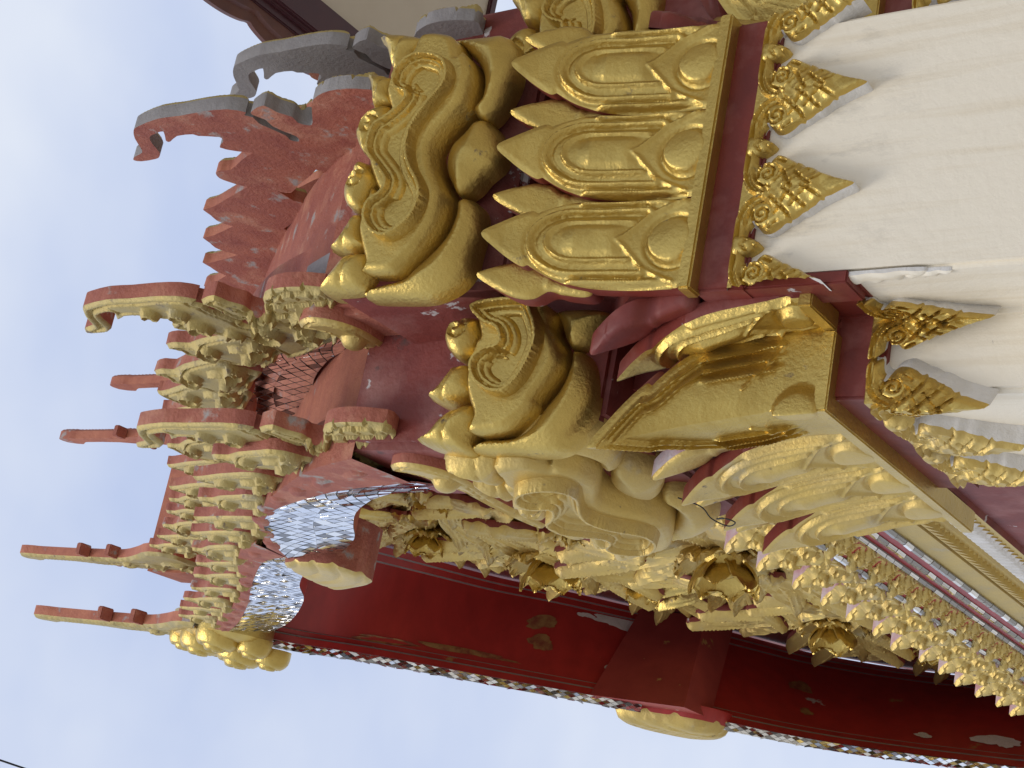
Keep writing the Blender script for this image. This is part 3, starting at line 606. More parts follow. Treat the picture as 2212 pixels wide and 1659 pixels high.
# far slope: barge board with mirrored lower edge, wide soffit, step at the kink
NF = 40; SURF = []
def tile_strip(parent, A_, B_, du, dv, seed, sg, ncut):
    ts = tiles(A_, B_, du, dv, seed, tilt=.16)
    ts.sort(key=lambda q: np.linalg.norm(q[0].mean(0) - np.array([0, 0, 1.6])))
    for t in ts[:ncut]: place('mirror_tile', finish(tile_mesh([t], sg), 30), parent)
    if ts[ncut:]: tag(place('mirror_tiling', finish(tile_mesh(ts[ncut:], sg), 30), parent), kind='stuff')
for k, (FI, FM, J) in enumerate(((FI1, FM1, J1), (FI2, FM2, J2))):
    fi, fm, j = curve(FI, NF), curve(FM, NF), curve(J, NF)
    fi = np.c_[fi[:, 0] * .926, 1.6 + (fi[:, 1] - 1.6) * .926]
    up_ = fi + np.array([.30, .45])
    fb = ruled('barge_board', [at_a(up_, GA + .12), at_a(fi + np.array([.01, .01]), GA - .066), at_a(fi, GA - .068), at_a(fi, GA)], [REDO, GROUTL], gate, [0, 1, 1])
    tag(fb, 'mirror tiled lower edge of the far slope barge board')
    tile_strip(fb, at_a(fi, GA - .068), at_a(fi, GA), .075, .034, 31 + k, np.array([0, -.8, -.6]), 130)
    SURF.append((fi, j))
    w = lambda x: fi * (1 - x) + j * x
    A_ = lambda x: GA + .005 + x * (2.45 - GA)
    rows, mi = [], []
    X = [0, .06, .061, .075, .076, .12, .121, .128, .129, .86, .861, .875, .876, .93, .931, .945, .946, 1.0]
    D = [0, 0, .012, .012, .03, .03, .038, .038, .045, .045, .03, .03, .015, .015, .0, .0, -.012, -.012]
    gm = [0, 0, 1, 0, 0, 0, 1, 0, 0, 0, 1, 0, 0, 0, 1, 0, 0]
    for x, dd in zip(X, D):
        p = w(x); t = np.gradient(p, axis=0); t /= np.hypot(*t.T)[:, None]; nn = np.c_[-t[:, 1], t[:, 0]] * -1; nn = np.where((nn[:, 1] < 0)[:, None], -nn, nn)
        rows.append(at_a(p + nn * dd, A_(x)))
    sf = ruled('soffit_panel', rows, [REDM, GREY], gable, gm, sharp=25)
    tag(sf, 'flaking dark red underside of the far roof slope')
pr = np.random.default_rng(11)
def soffit_patch(surf, u, x, ru, rx, m, nm):
    k = 34; an = np.linspace(0, 2 * np.pi, k, endpoint=False); rr = np.clip(1 + sum(.32 / n_k * np.sin(an * n_k + pr.uniform(0, 6)) for n_k in (1, 2, 3, 4, 6, 9)) + pr.normal(0, .06, k), .4, 1.6)
    fi_, j_ = surf; P3 = []
    for q, r_ in zip(an, rr):
        uu = np.clip(u + ru * r_ * np.cos(q), 0, 1) * (len(fi_) - 1); xx = np.clip(x + rx * r_ * np.sin(q), .13, .85)
        g = lambda A: np.array([np.interp(uu, np.arange(len(A)), A[:, 0]), np.interp(uu, np.arange(len(A)), A[:, 1])])
        p = g(fi_) * (1 - xx) + g(j_) * xx; t = g(fi_ + 0) ; P3.append((GA + .005 + xx * (2.45 - GA), p[0] + .030, p[1] + .026))
    V3 = P3 + [tuple(np.mean(P3, 0))]
    link(nm, fixn(mesh(nm, V3, [(i, (i + 1) % k, k) for i in range(k)], [m])), gable, 60)
for si, u, x, ru, rx, m, nm in ((0, .86, .79, .075, .06, WHITE2, 'flaked_patch'), (0, .78, .80, .02, .025, WHITE2, 'flaked_patch'), (0, .70, .62, .035, .07, BROWNP, 'stain_patch'), (0, .72, .42, .03, .07, BROWNP, 'stain_patch'), (0, .62, .20, .10, .03, BROWNP, 'stain_patch'), (0, .40, .17, .08, .03, BROWNP, 'stain_patch'), (0, .90, .30, .01, .03, WHITE2, 'flaked_patch'), (1, .28, .55, .03, .06, BROWNP, 'stain_patch'), (1, .30, .28, .015, .04, BROWNP, 'stain_patch'), (1, .62, .22, .02, .03, WHITE2, 'flaked_patch'), (1, .84, .24, .06, .06, WHITE2, 'flaked_patch')):
    soffit_patch(SURF[si], u, x, ru, rx, m, nm)
sc_ = lambda p: (p[0] * .926, 1.6 + (p[1] - 1.6) * .926)
blk = []
for a_, q in ((GA + .0, [sc_(p) for p in ((12.12, 9.40), (12.20, 8.90), (12.26, 8.48), (12.85, 8.52), (13.0, 9.3))]), (2.46, [(12.12, 9.0), (12.22, 8.72), (12.30, 8.42), (12.85, 8.42), (13.0, 9.0)])): blk += [(a_, *p) for p in q]
sb = link('soffit_block', fixn(mesh('soffit_block', blk, [(0, 1, 2, 3, 4), (5, 6, 7, 8, 9)] + [(i, (i + 1) % 5, 5 + (i + 1) % 5, 5 + i) for i in range(5)], [REDK])), gable, 20)
tag(sb, 'square red block crossing the soffit at the kink of the far slope')
bossO = [(11.55, 8.75), (11.62, 8.30), (11.75, 8.0), (12.05, 7.90), (12.25, 8.05), (12.35, 8.35), (12.2, 8.62), (11.9, 8.80)]
relief('kink_leaf', bossO, lambda P, d: .02 + puff(d, .2, .12) - .03 * bump(np.abs((P[:, 0] * 1.2 + P[:, 1]) % .17 - .085), .035), lambda s, t, h: np.c_[GA - .02 - h, s, t], .03, .10, [GOLDP, REDM], gable)

# ------------------------------------------------------------------ roof slabs, ridges, eave blocks
def slab(name, line, a0, a1, th, m, parent, N=40):
    P = curve(line, N); t = np.gradient(P, axis=0); t /= np.hypot(*t.T)[:, None]; nn = np.c_[t[:, 1], -t[:, 0]]
    Q = P + nn * th
    o = ruled(name, [at_a(P, a0), at_a(P, a1), at_a(Q, a1), at_a(Q, a0), at_a(P, a0)], [m], parent); return o
outer_line = [(4.60, 5.80), (4.75, 6.15), (5.0, 6.52), (5.45, 7.12), (6.15, 7.95), (7.1, 8.9), (8.0, 9.85), (9.0, 11.05), (9.95, 12.1)]
inner_line = [(4.28, 5.75), (4.42, 6.1), (4.62, 6.5), (5.0, 7.05), (5.5, 7.7), (6.4, 8.75), (7.6, 10.0), (8.7, 11.3), (9.7, 12.3)]
far = lambda L: [(19.6 - b, z) for b, z in L]
roof = slab('roof_slope', outer_line, GA + .02, 2 * AC - GA - .02, .14, ORNG, gate)
tag(roof, 'orange red rendered roof slope of the lower tier')
roof2 = slab('roof_slope', inner_line, 2.13, 2 * AC - 2.06, .14, REDO, gate); tag(roof2, 'orange red rendered roof slope of the upper tier')
slab('worn_edge_band', [(b - .018, z + .014) for b, z in inner_line[:5]], 2.135, 2.36, .03, GREYL, roof2, 24)
slab('far_slope', far(outer_line)[::1], 2.56, 2 * AC - GA - .02, -.14, ORNG, roof)
box('eave_block', GA - .02, 2 * AC - GA + .02, 4.46, 5.12, 5.2, 5.86, RED2, roof, .03)
box('eave_block', 1.97, 2 * AC - 1.97, 4.20, 4.75, 5.45, 5.95, REDO, roof2, .03)
box('ridge_box', 1.95, 2 * AC - 1.95, 9.45, 9.95, 11.9, 12.75, ORNG, roof2, .03)

# ------------------------------------------------------------------ naga finials
nagaO = TR['naga']; NO = np.array(nagaO)
def naga_h(P, d):
    b, z = P[:, 0], P[:, 1]
    h = .010 + .018 * np.clip(d / .012, 0, 1)
    h -= .022 * bump(np.abs(d - .035), .012)
    for c, r in (((4.33, 6.05), .16), ((4.26, 6.30), .07), ((4.30, 6.72), .07), ((4.42, 6.42), .09), ((4.22, 6.95), .045), ((4.47, 6.22), .07), ((4.15, 6.70), .05), ((4.12, 6.85), .045), ((4.40, 6.60), .05), ((4.52, 6.05), .06)):
        sp = spiral(c, r, .012, 200, 1.6, 36); h += .036 * bump(pdist(P, sp), .020) - .012 * bump(np.hypot(b - c[0], z - c[1]), r) 
    # scales on the cheek
    m = (z < 6.22) & (b < 4.42) & (b > 4.02)
    h += np.where(m, .014 * np.sign(np.sin(b * 62)) * .5 - .016 * (np.abs(np.sin(z * 38 + b * 8)) < .35), 0)
    h -= .03 * ((z > 6.28) & (z < 6.50) & (b > 4.16) & (b < 4.40) & (np.abs(np.sin((b + z) * 40)) < .4))
    return h
mapN = lambda s, t, h: np.c_[2.02 - h, s, t]
def naga_mesh(mats): return relief('naga_finial', nagaO, naga_h, mapN, .010, .055, mats, False, 2, True)
def naga_obj(mats, M, label):
    me = finish(naga_mesh(mats), 40); o = place('naga_finial', me, gate, M); tag(o, label); return o
SH_OUT = Matrix.Translation((-.47, .30, -.21))
naga_obj([GOLDD, REDO, REDO], Matrix.Identity(4), 'gold faced naga head finial of the upper tier')
naga_obj([GOLDD, REDO, REDO], SH_OUT, 'gold faced naga head finial of the lower tier')
naga_obj([GOLDD, GREY, REDO], MX, 'naga head finial seen from its red back')
naga_obj([GOLDD, GREY, GREY], MX @ SH_OUT, 'naga head finial seen from its bare grey back')
# gold brackets at the feet of the nagas
brO = [(4.22, 6.02), (4.16, 5.92), (4.20, 5.82), (4.30, 5.76), (4.45, 5.76), (4.68, 5.80), (5.05, 5.80), (5.02, 5.86), (4.72, 5.88), (4.50, 5.87), (4.44, 5.93), (4.34, 5.92), (4.28, 5.95)]
bh = lambda P, d: .02 + puff(d, .03, .02) + .04 * np.sqrt(np.clip(1 - ((P[:, 0] - 4.38) ** 2 + (P[:, 1] - 5.85) ** 2) / .055 ** 2, 0, 1)) - .015 * bump(np.abs(d - .03), .01)
br = relief('foot_bracket', brO, bh, lambda s, t, h: np.c_[1.96 - h, s, t], .012, .05, [GOLDP, REDO], roof2)
place('foot_bracket', br.data, roof, Matrix.Translation((-.50, .36, -.34)))

# ------------------------------------------------------------------ flame blades along the slopes
bladeO = TR['blade']; bT = np.array(bladeO[0])
bsp = [spiral((4.66, 6.80), .115, .03, 160, 1.15), spiral((4.60, 7.0), .07, .012, 20, 1.3), spiral((4.56, 6.70), .06, .012, 200, 1.3)]
def blade_h(P, d):
    h = .012 + .02 * np.clip(d / .012, 0, 1) - .022 * bump(np.abs(d - .032), .011)
    for sp in bsp: h += .032 * bump(pdist(P, sp), .020)
    h += .035 * np.sqrt(np.clip(1 - ((P[:, 0] - 4.66) ** 2 + (P[:, 1] - 6.80) ** 2) / .06 ** 2, 0, 1))
    return h
def blade_mesh(mats, seed):
    q = random.Random(seed); O = [(x + q.uniform(-.012, .012), y + q.uniform(-.014, .014) - (q.uniform(0, .05) if i in (0, 1, 16) else 0)) for i, (x, y) in enumerate(bladeO)]
    return finish(relief('flame_blade', O, blade_h, lambda s, t, h: np.c_[2.0 - h, s, t], .010, .040, mats, False, 2, True), 40)
bladeF = [blade_mesh([GOLDD, REDO, REDO], k) for k in range(4)]; bladeBk = [blade_mesh([GOLDD, ORNG, REDO], 10 + k) for k in range(4)]
tO = [(4.574, 6.768), (4.914, 7.228), (5.283, 7.588), (5.673, 8.011), (6.028, 8.402), (6.45, 8.836), (6.85, 9.22), (7.234, 9.62), (7.70, 10.15), (8.15, 10.68), (8.55, 11.15), (8.95, 11.6)]
tI = [(4.505, 7.167), (4.83, 7.60), (5.12, 7.90), (5.40, 8.17), (5.697, 8.46), (6.0, 8.78), (6.404, 9.201), (6.9, 9.712), (7.212, 10.059), (7.551, 10.45), (7.967, 10.936), (8.334, 11.389), (8.692, 11.885)]
def row(tips, da, parent, me, mir=False, scale=1.0):
    for b, z in tips:
        s = scale * random.uniform(.95, 1.06); M = Matrix.Translation((da, b - bT[0], z - bT[1])) @ Matrix.Translation((0, bT[0], bT[1])) @ Matrix.Rotation(random.uniform(-.05, .05), 4, 'X') @ Matrix.Scale(s, 4) @ Matrix.Translation((0, -bT[0], -bT[1]))
        M = Matrix.Translation((2.0 * (1 - s), 0, 0)) @ M
        M = M @ Matrix.Translation((2.02, *bT)) @ Matrix.Rotation(random.uniform(-.07, .07), 4, 'X') @ Matrix.Rotation(random.uniform(-.10, .10), 4, 'Z') @ Matrix.Translation((-2.02, -bT[0], -bT[1])); place('flame_blade', me[random.randrange(len(me))], parent, (MX @ M) if mir else M)
row(tO, -.50, barges[0], bladeF, scale=.98); row(tI, 0.03, roof2, bladeF, scale=1.08)
row(tO[:6], -.50, roof, bladeBk, True); row(tI, 0.03, roof2, bladeBk, True, 1.12)

# inner tier barge boards: the same boards set back and up
SH_IN = Matrix.Translation((.61, -.28, .22))
for k in (0, 2):
    b = place('barge_board', barges[k].data, gate, SH_IN); tag(b, 'mirror tiled barge board of the upper tier')
    for me in barges[k + 1]: tag(place('mirror_tiling', me, b), kind='stuff')

# ------------------------------------------------------------------ chofa spires on the ridge ends
def chofa_mesh(mats):
    O = [(-.32, 0), (.34, 0), (.40, .30), (.30, .62), (.20, .95), (.17, 1.25), (.12, 1.45), (.13, 1.70), (.065, 2.05), (.055, 2.65), (.12, 2.78), (.06, 3.0), (-.06, 3.0), (-.07, 2.75), (-.055, 2.65), (-.06, 2.05), (-.08, 1.7), (-.10, 1.25), (-.17, .95), (-.30, .62), (-.42, .30)]
    O = [(b * 1.25, z) for b, z in O]
    def hf(P, d):
        h = .02 + .035 * np.clip(d / .03, 0, 1)
        for c, r in (((0, .3), .22), ((.06, .75), .12), ((.02, 1.15), .07)): h += .04 * bump(pdist(P, spiral(c, r, .02, 90, 1.3)), .035)
        return h - .03 * bump(np.abs(np.abs(P[:, 0]) - .03 - .04 * np.sin(P[:, 1] * 9)), .02) * (P[:, 1] < 1.7)
    return finish(relief('ridge_spire', O, hf, lambda s, t, h: np.c_[-h, s, t], .035, .075, mats, False, 2, True), 40)
chF, chB = chofa_mesh([GOLDD, ORNG, ORNG]), chofa_mesh([ORNG, ORNG, ORNG])
def chofa(me, a, b, z, label, s=1.0, lean=0.0, mir=False):
    M = Matrix.Translation((a, b, z)) @ Matrix.Rotation(lean, 4, 'Y') @ Matrix.Scale(s, 4)
    if mir: M = M @ Matrix.Scale(-1, 4, (1, 0, 0))
    o = place('ridge_spire', me, gate, M); tag(o, label)
    for zz, ss in ((1.72, .05), (1.22, .06)):
        box('spire_stud', -.03, .10, -.20 - ss, -.10, zz, zz + .08, REDO, o, .01)
        box('spire_stud', -.03, .10, .12, .24 + ss, zz - .12, zz - .05, REDO, o, .01)
    return o
chofa(chF, GA, 9.75, 11.6, 'gold faced ridge spire at the lower tier apex', .95)
chofa(chF, 2.02, 9.35, 11.85, 'gold faced ridge spire at the upper tier apex', .85)
chofa(chB, 2.90, 8.35, 10.75, 'red backed ridge spire of the upper tier, tallest of the two seen from behind', .73, 0, True)
chofa(chB, 3.38, 8.3, 10.1, 'small red backed ridge spire of the lower tier', .76, 0, True)
# gold cluster hanging from the lower tier's apex
apO = [(9.25, 11.5), (9.55, 12.2), (9.8, 12.55), (10.05, 12.35), (10.1, 11.9), (10.0, 11.5), (9.8, 11.25), (9.6, 11.15), (9.4, 11.2)]
ap = relief('apex_boss', apO, lambda P, d: .02 + puff(d, .25, .07), lambda s, t, h: np.c_[GA - .04 - h, s, t], .05, .2, [GOLD, GOLD], gate)
tag(ap, 'gold scrolled boss under the apex of the lower tier')
def knob(b, z, r, a, m=GOLD):
    sp = spiral((0, 0), r * .75, r * .12, 60, 1.6); k = np.linspace(0, 2 * np.pi, 14, endpoint=False)
    relief('apex_scroll', np.c_[np.cos(k) * r, np.sin(k) * r * 1.1], lambda P, d: puff(d, r * .9, r * .75) - .18 * r * bump(pdist(P, sp), r * .16), lambda s, t, h: np.c_[a - h, b + s, z + t], r * .09, r * .4, [m, m], ap)
for b, z, r, a in ((9.45, 11.55, .20, 1.42), (9.80, 11.60, .22, 1.36), (9.65, 11.95, .20, 1.40), (9.95, 12.0, .17, 1.42), (9.62, 11.28, .15, 1.38), (9.90, 11.32, .16, 1.34), (9.78, 12.3, .16, 1.42)): knob(b, z, r, a)

# ------------------------------------------------------------------ lintel with its stacked cornice
LY0, LY1 = B3 - .05, 14.2
prof = [(2.49, 3.95), (2.22, 3.95), (2.22, 4.36), (2.185, 4.37), (2.175, 4.56), (2.16, 4.575), (2.145, 4.70), (2.13, 4.705), (2.10, 4.845), (2.085, 4.85), (2.05, 5.0), (2.03, 5.0), (1.95, 5.13), (1.95, 5.17), (2.49, 5.17)]
pm = [0, 0, 0, 1, 1, 1, 1, 1, 2, 2, 2, 2, 2, 0]
V = [(a, y, z) for y in (LY0, LY1) for a, z in prof]; n = len(prof)
F = [tuple(range(n)), tuple(range(n, 2 * n))] + [(i, (i + 1) % n, n + (i + 1) % n, n + i) for i in range(n)]
lintel = link('lintel', fixn(mesh('lintel', V, F, [RED, GOLDP, REDM], [0, 0] + pm + [0])), gate, 25)
tag(lintel, 'long lintel with gold and mirror cornice running to the far pillar')
box('lintel_back', 2.50, 2.93, LY0, LY1, 3.96, 5.16, RED, lintel, .01)
box('far_pillar', CL + .05, CR_ - .05, 13.6, 14.7, 0, 5.1, WHITE, gate, .02)
# mirror rails
def rail(a, z, w, h, seed):
    r = random.Random(seed); y = LY0 + .05; k = 0
    bar = sweep('mirror_rail', [(a, LY0, z), (a, LY1, z)], [(-w, -h), (w, -h), (w, h), (-w, h)], (0, 0, 1), GROUTL, lintel)
    return bar
MIR_B = [MIRROR[1], MIRROR[2], MIRROR[0], MIRROR[2]]
for a, z in ((2.040, 5.005), (2.068, 4.93), (2.092, 4.85), (1.945, 5.145)):
    bar = rail(a, z, .014, .014, int(z * 100))
    V2, F2, M2 = [], [], []; y = LY0 + .5
    while y < 12.4:
        l = .13 * random.uniform(.85, 1.15); k = len(V2); tz = random.uniform(-.003, .003)
        V2 += [(a - .020, y, z - .010), (a - .020 + tz, y + l - .008, z - .010), (a - .020 + tz, y + l - .008 + .02, z + .012), (a - .020, y + .02, z + .012), (a - .002, y, z - .020 + tz), (a - .002, y + l - .008, z - .020)]
        F2 += [(k, k + 1, k + 2, k + 3), (k, k + 4, k + 5, k + 1)]; m = random.choice((0, 1, 1, 2)); M2 += [m, m]; y += l
    tag(place('mirror_strip', finish(mesh('mirror_strip', V2, F2, MIR_B, M2), 20), bar), kind='stuff')
# saw-tooth trim and white leaf trim
V2, F2 = [], []; me = None
tooth = mesh('saw_tooth', [(-.02, 0, 0), (-.02, .075, 0), (-.035, .0375, -.075), (.02, 0, 0), (.02, .075, 0), (.02, .0375, -.075)], [(0, 1, 2), (3, 5, 4), (0, 2, 5, 3), (1, 4, 5, 2)], [GOLDP])
y = 7.0
while y < 11.5:
    place('saw_tooth', tooth, lintel, Matrix.Translation((2.148, y, 4.675))); y += .078
leafm = finish(relief('white_leaf', [(-.035, 0), (.035, 0), (.042, -.05), (.02, -.12), (0, -.15), (-.02, -.12), (-.042, -.05)], lambda P, d: puff(d, .03, .025), lambda s, t, h: np.c_[-h, s, t], .016, .01, [WHITE2, GOLDP], False, 2), 40)
y = 7.0
while y < 10.6:
    place('trim_leaf', leafm, lintel, Matrix.Translation((2.176, y, 4.545))); y += .072
beadm = finish(relief('bead', [(-.03, 0), (.03, 0), (.03, .05), (-.03, .05)], lambda P, d: puff(d, .025, .02), lambda s, t, h: np.c_[-h, s, t], .014, .005, [GOLDP, GOLDP], False, 2), 40)
y = 7.0
while y < 11.0:
    place('bead', beadm, lintel, Matrix.Translation((2.168, y, 4.60))); y += .068
# frieze of small leaf pairs between the rails, and the standing crest
fr_out = [(-.15, 0), (.15, 0), (.15, .05), (.12, .09), (.14, .13), (.09, .17), (.05, .19), (0, .22), (-.05, .19), (-.09, .17), (-.14, .13), (-.12, .09), (-.15, .05)]
fs1 = spiral((.075, .075), .045, .008, 0, 1.4); fs2 = fs1 * np.array([-1, 1])
def fr_h(P, d):
    h = .01 + .02 * np.clip(d / .01, 0, 1)
    for sp in (fs1, fs2): h += .026 * bump(pdist(P, sp), .014)
    return h + .03 * np.exp(-(P[:, 0] / .03) ** 2) - .02 * bump(np.abs((P[:, 1] * 1.0 + np.abs(P[:, 0]) * .8) % .06 - .03), .012)
fm_ = finish(relief('frieze_leaf', fr_out, fr_h, lambda s, t, h: np.c_[.10 - t * .52 - h * .85, s, t * .72 - h * .4 + .035], .012, .03, [GOLDP, RED], False, 2), 40)
cr_out = [(-.19, 0), (.19, 0), (.21, .06), (.17, .10), (.20, .15), (.15, .20), (.17, .26), (.10, .31), (.06, .38), (0, .43), (-.05, .37), (-.09, .31), (-.16, .26), (-.14, .20), (-.19, .15), (-.16, .10), (-.21, .06)]
cs = [spiral((.09, .08), .06, .01, 0, 1.4), spiral((-.09, .08), .06, .01, 180, -1.4), spiral((.06, .22), .05, .01, 0, 1.4), spiral((-.06, .22), .05, .01, 180, -1.4)]
def cr_h(P, d):
    h = .012 + .025 * np.clip(d / .012, 0, 1)
    for sp in cs: h += .034 * bump(pdist(P, sp), .017)
    return h + .04 * np.exp(-(P[:, 0] / .04) ** 2) - .02 * bump(np.abs((P[:, 1] + np.abs(P[:, 0]) * .9) % .085 - .04), .016)
cm_ = finish(relief('crest_leaf', cr_out, cr_h, lambda s, t, h: np.c_[-h - .35 * t * t, s, t], .015, .05, [GOLDP, PINK], False, 2), 40)
y = 7.05
while y < 13.4:
    place('frieze_leaf', fm_, lintel, Matrix.Translation((1.945, y, 4.985)) @ Matrix.Scale(random.uniform(.95, 1.05), 4)); y += .30
y = 6.9
while y < 13.8:
    place('crest_leaf', cm_, lintel, Matrix.Translation((1.955, y, 5.165)) @ Matrix.Rotation(random.uniform(-.05, .05), 4, 'X') @ Matrix.Scale(random.uniform(.93, 1.05), 4)); y += .41

# ------------------------------------------------------------------ gold flowers and leaves on the gable wall
def petal_strip(L, Wd, cup, n=10, m=13):
    """A cupped petal growing from the origin along +r, hollow towards the axis."""
    V = []; F = []
    for i in range(n):
        t = i / (n - 1); w = Wd * (.35 + .65 * math.sin(math.pi * min(t * .62, .5))) * (1 if t < .8 else math.sqrt(max(0, 1 - ((t - .8) / .22) ** 2)))
        for j in range(m):
            u = j / (m - 1) * 2 - 1
            r = L * math.sin(t * cup[2]) * cup[0]; ax = L * (1 - math.cos(t * 1.9)) * cup[1]
            V.append((r - .30 * u * u * Wd, u * w, ax + .012 * math.cos(u * 20) * t * t - .03 * u * u))
    F = [(i * m + j, i * m + j + 1, (i + 1) * m + j + 1, (i + 1) * m + j) for i in range(n - 1) for j in range(m - 1)]
    return V, F
def add_solid(me, th):
    V = np.array([v.co[:] for v in me.vertices]); Nn = np.array([v.normal[:] for v in me.vertices]); F = [list(p.vertices) for p in me.polygons]; k = len(V)
    cnt = {}
    for f in F:
        for i in range(len(f)): e = (f[i], f[(i + 1) % len(f)]); cnt[tuple(sorted(e))] = cnt.get(tuple(sorted(e)), 0) + 1
    F2 = F + [[i + k for i in f[::-1]] for f in F] + [[a, b, b + k, a + k] for (a, b), c in cnt.items() if c == 1]
    return fixn(mesh(me.name, np.vstack([V, V - Nn * th]), F2, list(me.materials)))
pv = petal_strip(.32, .13, (1.05, .14, 1.5)); petOut = finish(add_solid(mesh('flower_petal', *pv, [GOLDP]), .016), 50)
pv = petal_strip(.26, .12, (.95, .30, 1.5)); petIn = finish(add_solid(mesh('flower_petal', *pv, [GOLDP]), .016), 50)
pv = petal_strip(.22, .11, (.72, .55, 1.6)); petTop = finish(add_solid(mesh('flower_petal', *pv, [GOLD]), .014), 50)
# budded centre: a ribbed dome
V, F = [], []
for i in range(9):
    t = i / 8 * math.pi / 2
    for j in range(40):
        p = j / 40 * 2 * math.pi; r = .13 * math.cos(t) * (1 + .10 * abs(math.sin(p * 5))) + .002; V.append((r * math.cos(p), r * math.sin(p), .20 * math.sin(t)))
F = [(i * 40 + j, i * 40 + (j + 1) % 40, (i + 1) * 40 + (j + 1) % 40, (i + 1) * 40 + j) for i in range(8) for j in range(40)] + [tuple(8 * 40 + j for j in range(40))]
domeM = finish(fixn(mesh('flower_heart', V, F, [GOLD])), 50)
lr0 = random.Random(3)
# local +Z of a flower points out of the wall and a little down
def flower(b, z, s, tilt=.12, a=2.44):
    base = Matrix.Translation((a, b, z)) @ Matrix.Rotation(-math.pi / 2 - tilt, 4, 'Y') @ Matrix.Scale(s, 4)
    h = place('flower', domeM, gable, base)
    for nk, pm_, off, zz in ((10, petOut, .2, 0.0), (8, petIn, 0, .06), (6, petTop, .3, .12)):
        for k in range(nk): place('flower_petal', pm_, h, Matrix.Rotation(k * 2 * math.pi / nk + off + lr0.uniform(-.1, .1), 4, 'Z') @ Matrix.Translation((.02, 0, zz)) @ Matrix.Scale(lr0.uniform(.88, 1.12), 4))
    return h
for b, z, s in ((9.97, 9.47, .95), (10.4, 8.5, 1.45), (10.1, 6.85, 1.5), (11.35, 8.25, .85), (12.35, 7.0, 1.15), (9.5, 7.7, .8), (11.4, 6.3, .8), (13.3, 6.5, .7), (8.9, 8.6, .8)): flower(b - .65, z - .08, s * .92)
# flame leaves: five fingered clusters
lf_out = [(0, -.02), (.10, -.02), (.22, .05), (.36, .18), (.48, .36), (.55, .58), (.42, .50), (.30, .42), (.36, .60), (.36, .80), (.27, .95), (.22, .72), (.14, .56), (.12, .72), (.04, .86), (-.02, .70), (-.03, .50), (-.07, .28), (-.06, .10)]
vein = [cr(v, 5, False) for v in ([(0, 0), (.18, .14), (.36, .30), (.53, .54)], [(0, 0), (.14, .26), (.28, .52), (.28, .90)], [(0, 0), (.03, .3), (.05, .55), (.04, .80)])]
def lf_h(P, d):
    h = .012 + puff(d, .08, .055)
    q = np.min([pdist(P, v) for v in vein], 0)
    h += .016 * bump(q, .03) - .010 * bump(np.abs(q - .05), .018) - .011 * np.abs(np.sin(q * 85))
    return h
def leaf_map(s, t, h): r2 = s * s + t * t; return np.c_[-h - .16 * r2 - .02, s, t]
leafM = finish(relief('flame_leaf', lf_out, lf_h, leaf_map, .016, .03, [GOLDP, RED], False, 3), 45)
leafG = leafM.copy(); leafG.materials[0] = GOLD
lr = random.Random(5)
spots = []
def leaf(b, z, ang, s, mir):
    M = Matrix.Translation((2.44, b, z)) @ Matrix.Rotation(ang, 4, 'X') @ Matrix.Scale(s, 4)
    if mir: M = M @ Matrix.Scale(-1, 4, (0, 1, 0))
    place('flame_leaf', leafM if lr.random() < .8 else leafG, gable, M)
for b, z, a0, s in ((9.97, 9.47, 0, .9), (10.4, 8.5, .4, 1.2), (10.1, 6.85, 0, 1.25), (11.35, 8.25, .5, .85), (12.35, 7.0, .3, 1.05), (11.2, 7.3, .9, 1.0), (9.4, 8.9, .2, 1.0), (8.9, 8.6, 0, .8), (11.6, 6.3, .4, .9), (13.4, 6.5, .2, .8), (9.2, 7.6, .6, 1.0)):
    k = 5; b -= .65; z -= .08
    for i in range(k):
        an = a0 + i * 2 * math.pi / k + lr.uniform(-.2, .2); leaf(b - .12 * math.sin(an), z + .12 * math.cos(an), an, s * lr.uniform(.9, 1.15), i % 2)
# ------------------------------------------------------------------ neighbouring building, cables
K = 1.6; Zs = 1.6 + 7.4 * K; a0, a1, bf = 4.85 * K, 5.47 * K, 8.28 * K
nb = empty('neighbour_building', (a1 + 8, 0, 0)); tag(nb, 'beige soffit and dark maroon scalloped fascia of the neighbouring roof', 'building')
box('soffit', a1, a1 + 12, -14, bf, Zs, Zs + .1, BEIGE, nb, 0)
st = [(a1, Zs - .06), (a1 - .32, Zs - .06), (a1 - .32, Zs + .02), (a1 - .40, Zs + .02), (a0 + .12, Zs + .02), (a0 + .12, Zs + .16), (a1, Zs + .16)]
box('fascia_board', a1 - .36, a1 + .02, -14, bf + .05, Zs - .07, Zs + .02, MAROON, nb, .015)
box('fascia_board', a1 - .40, a1 - .34, -14, bf + .05, Zs - .02, Zs + .14, MAROON, nb, .01)
box('fascia_board', a0 + .5, a1 - .38, -14, bf + .05, Zs + .03, Zs + .14, MAROON, nb, .015)
box('end_fascia', a1 - .3, a1 + 12, bf - .02, bf + .10, Zs - .06, Zs + .5, MAROON, nb, .015)
box('wall', a1 + 3.2, a1 + 11, -12, bf - 3, 0, Zs, BEIGE, nb, .02)
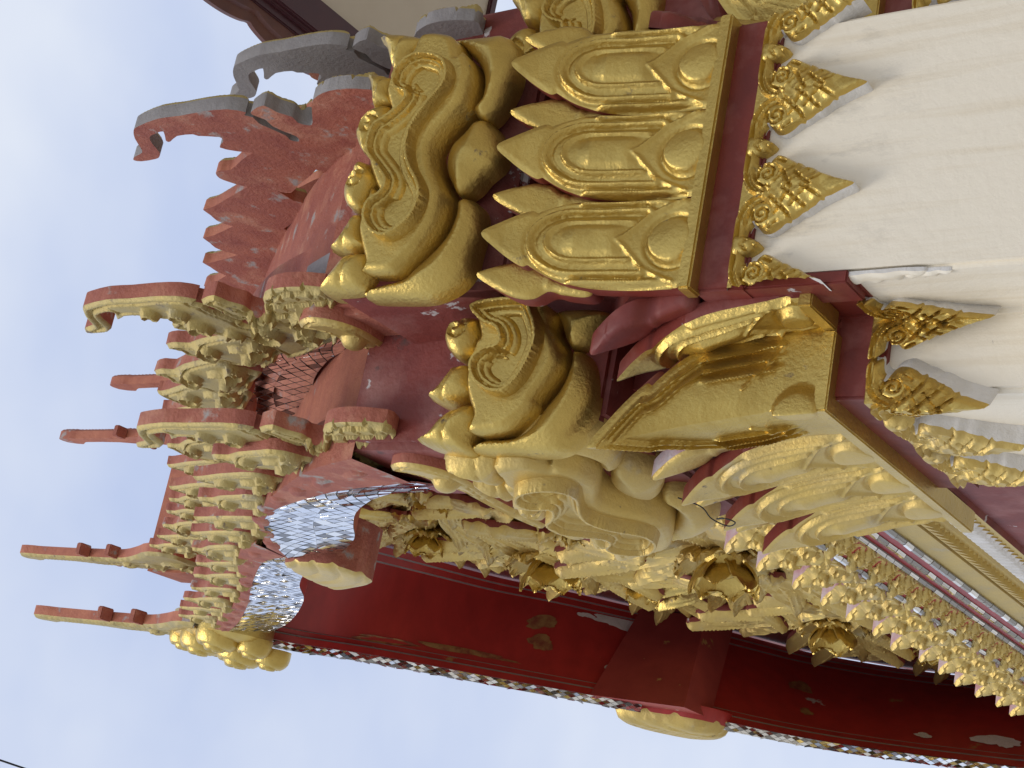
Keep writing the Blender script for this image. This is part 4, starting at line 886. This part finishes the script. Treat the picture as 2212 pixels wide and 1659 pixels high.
# scalloped edge board
V, F = [], []; yy = np.arange(-6, bf + .04, .04); pr = []
for y in yy:
    w = .10 * abs(math.sin(y * 2.6)) ** .6
    V += [(a0 + .60, y, Zs + .06), (a0 + .46 - w, y, Zs + .06), (a0 + .44 - w, y, Zs + .12), (a0 + .34 - w * 1.2, y, Zs + .14), (a0 + .34 - w * 1.2, y, Zs + .20), (a0 + .60, y, Zs + .20)]
F = [(i * 6 + j, i * 6 + (j + 1) % 6, (i + 1) * 6 + (j + 1) % 6, (i + 1) * 6 + j) for i in range(len(yy) - 1) for j in range(6)] + [tuple(range(6)), tuple((len(yy) - 1) * 6 + j for j in range(6))]
WOOD = mat('red_brown_board', (.14, .045, .022), .45, 0, var=(.09, .026, .018), var_scale=4, bump=.1)
link('scalloped_board', fixn(mesh('scalloped_board', V, F, [WOOD])), nb, 40)
# roof over the neighbour so that its top is closed
V = [(a0 + .45, -14, Zs + .22), (a0 + .45, bf + .05, Zs + .22), (a1 + 5.5, bf + .05, Zs + 3.6), (a1 + 5.5, -14, Zs + 3.6), (a1 + 12, bf + .05, Zs + .28), (a1 + 12, -14, Zs + .28)]
link('roof', mesh('roof', V, [(0, 1, 2, 3), (3, 2, 4, 5)], [MAROON]), nb, 0)
# loose wire caught on the capital, and the overhead cable
pts = [(1.47, 5.05, 4.60), (1.45, 5.10, 4.52), (1.42, 5.16, 4.50), (1.40, 5.19, 4.44), (1.41, 5.17, 4.40), (1.42, 5.15, 4.44), (1.43, 5.20, 4.50), (1.46, 5.30, 4.52)]
P = [Vector(p) for p in pts]; sm = []
for i in range(len(P) - 1):
    p0, p1, p2, p3 = P[max(i - 1, 0)], P[i], P[i + 1], P[min(i + 2, len(P) - 1)]
    for k in range(6):
        t = k / 6; sm.append(.5 * (2 * p1 + (p2 - p0) * t + (2 * p0 - 5 * p1 + 4 * p2 - p3) * t * t + (3 * p1 - p0 - 3 * p2 + p3) * t ** 3))
wr = tube('loose_wire', sm, .0028, BLACK, None, 6); tag(wr, 'thin black wire loop hanging from the front petals', 'wire')
cb = tube('overhead_cable', [(.18, 10.9, 18.35), (.08, 11.93, 17.65), (.07, 12.1, 17.52), (.04, 12.28, 17.38), (-.3, 14.4, 15.9)], .012, BLACK, None, 6); tag(cb, 'black overhead cable crossing the corner of the sky', 'cable')
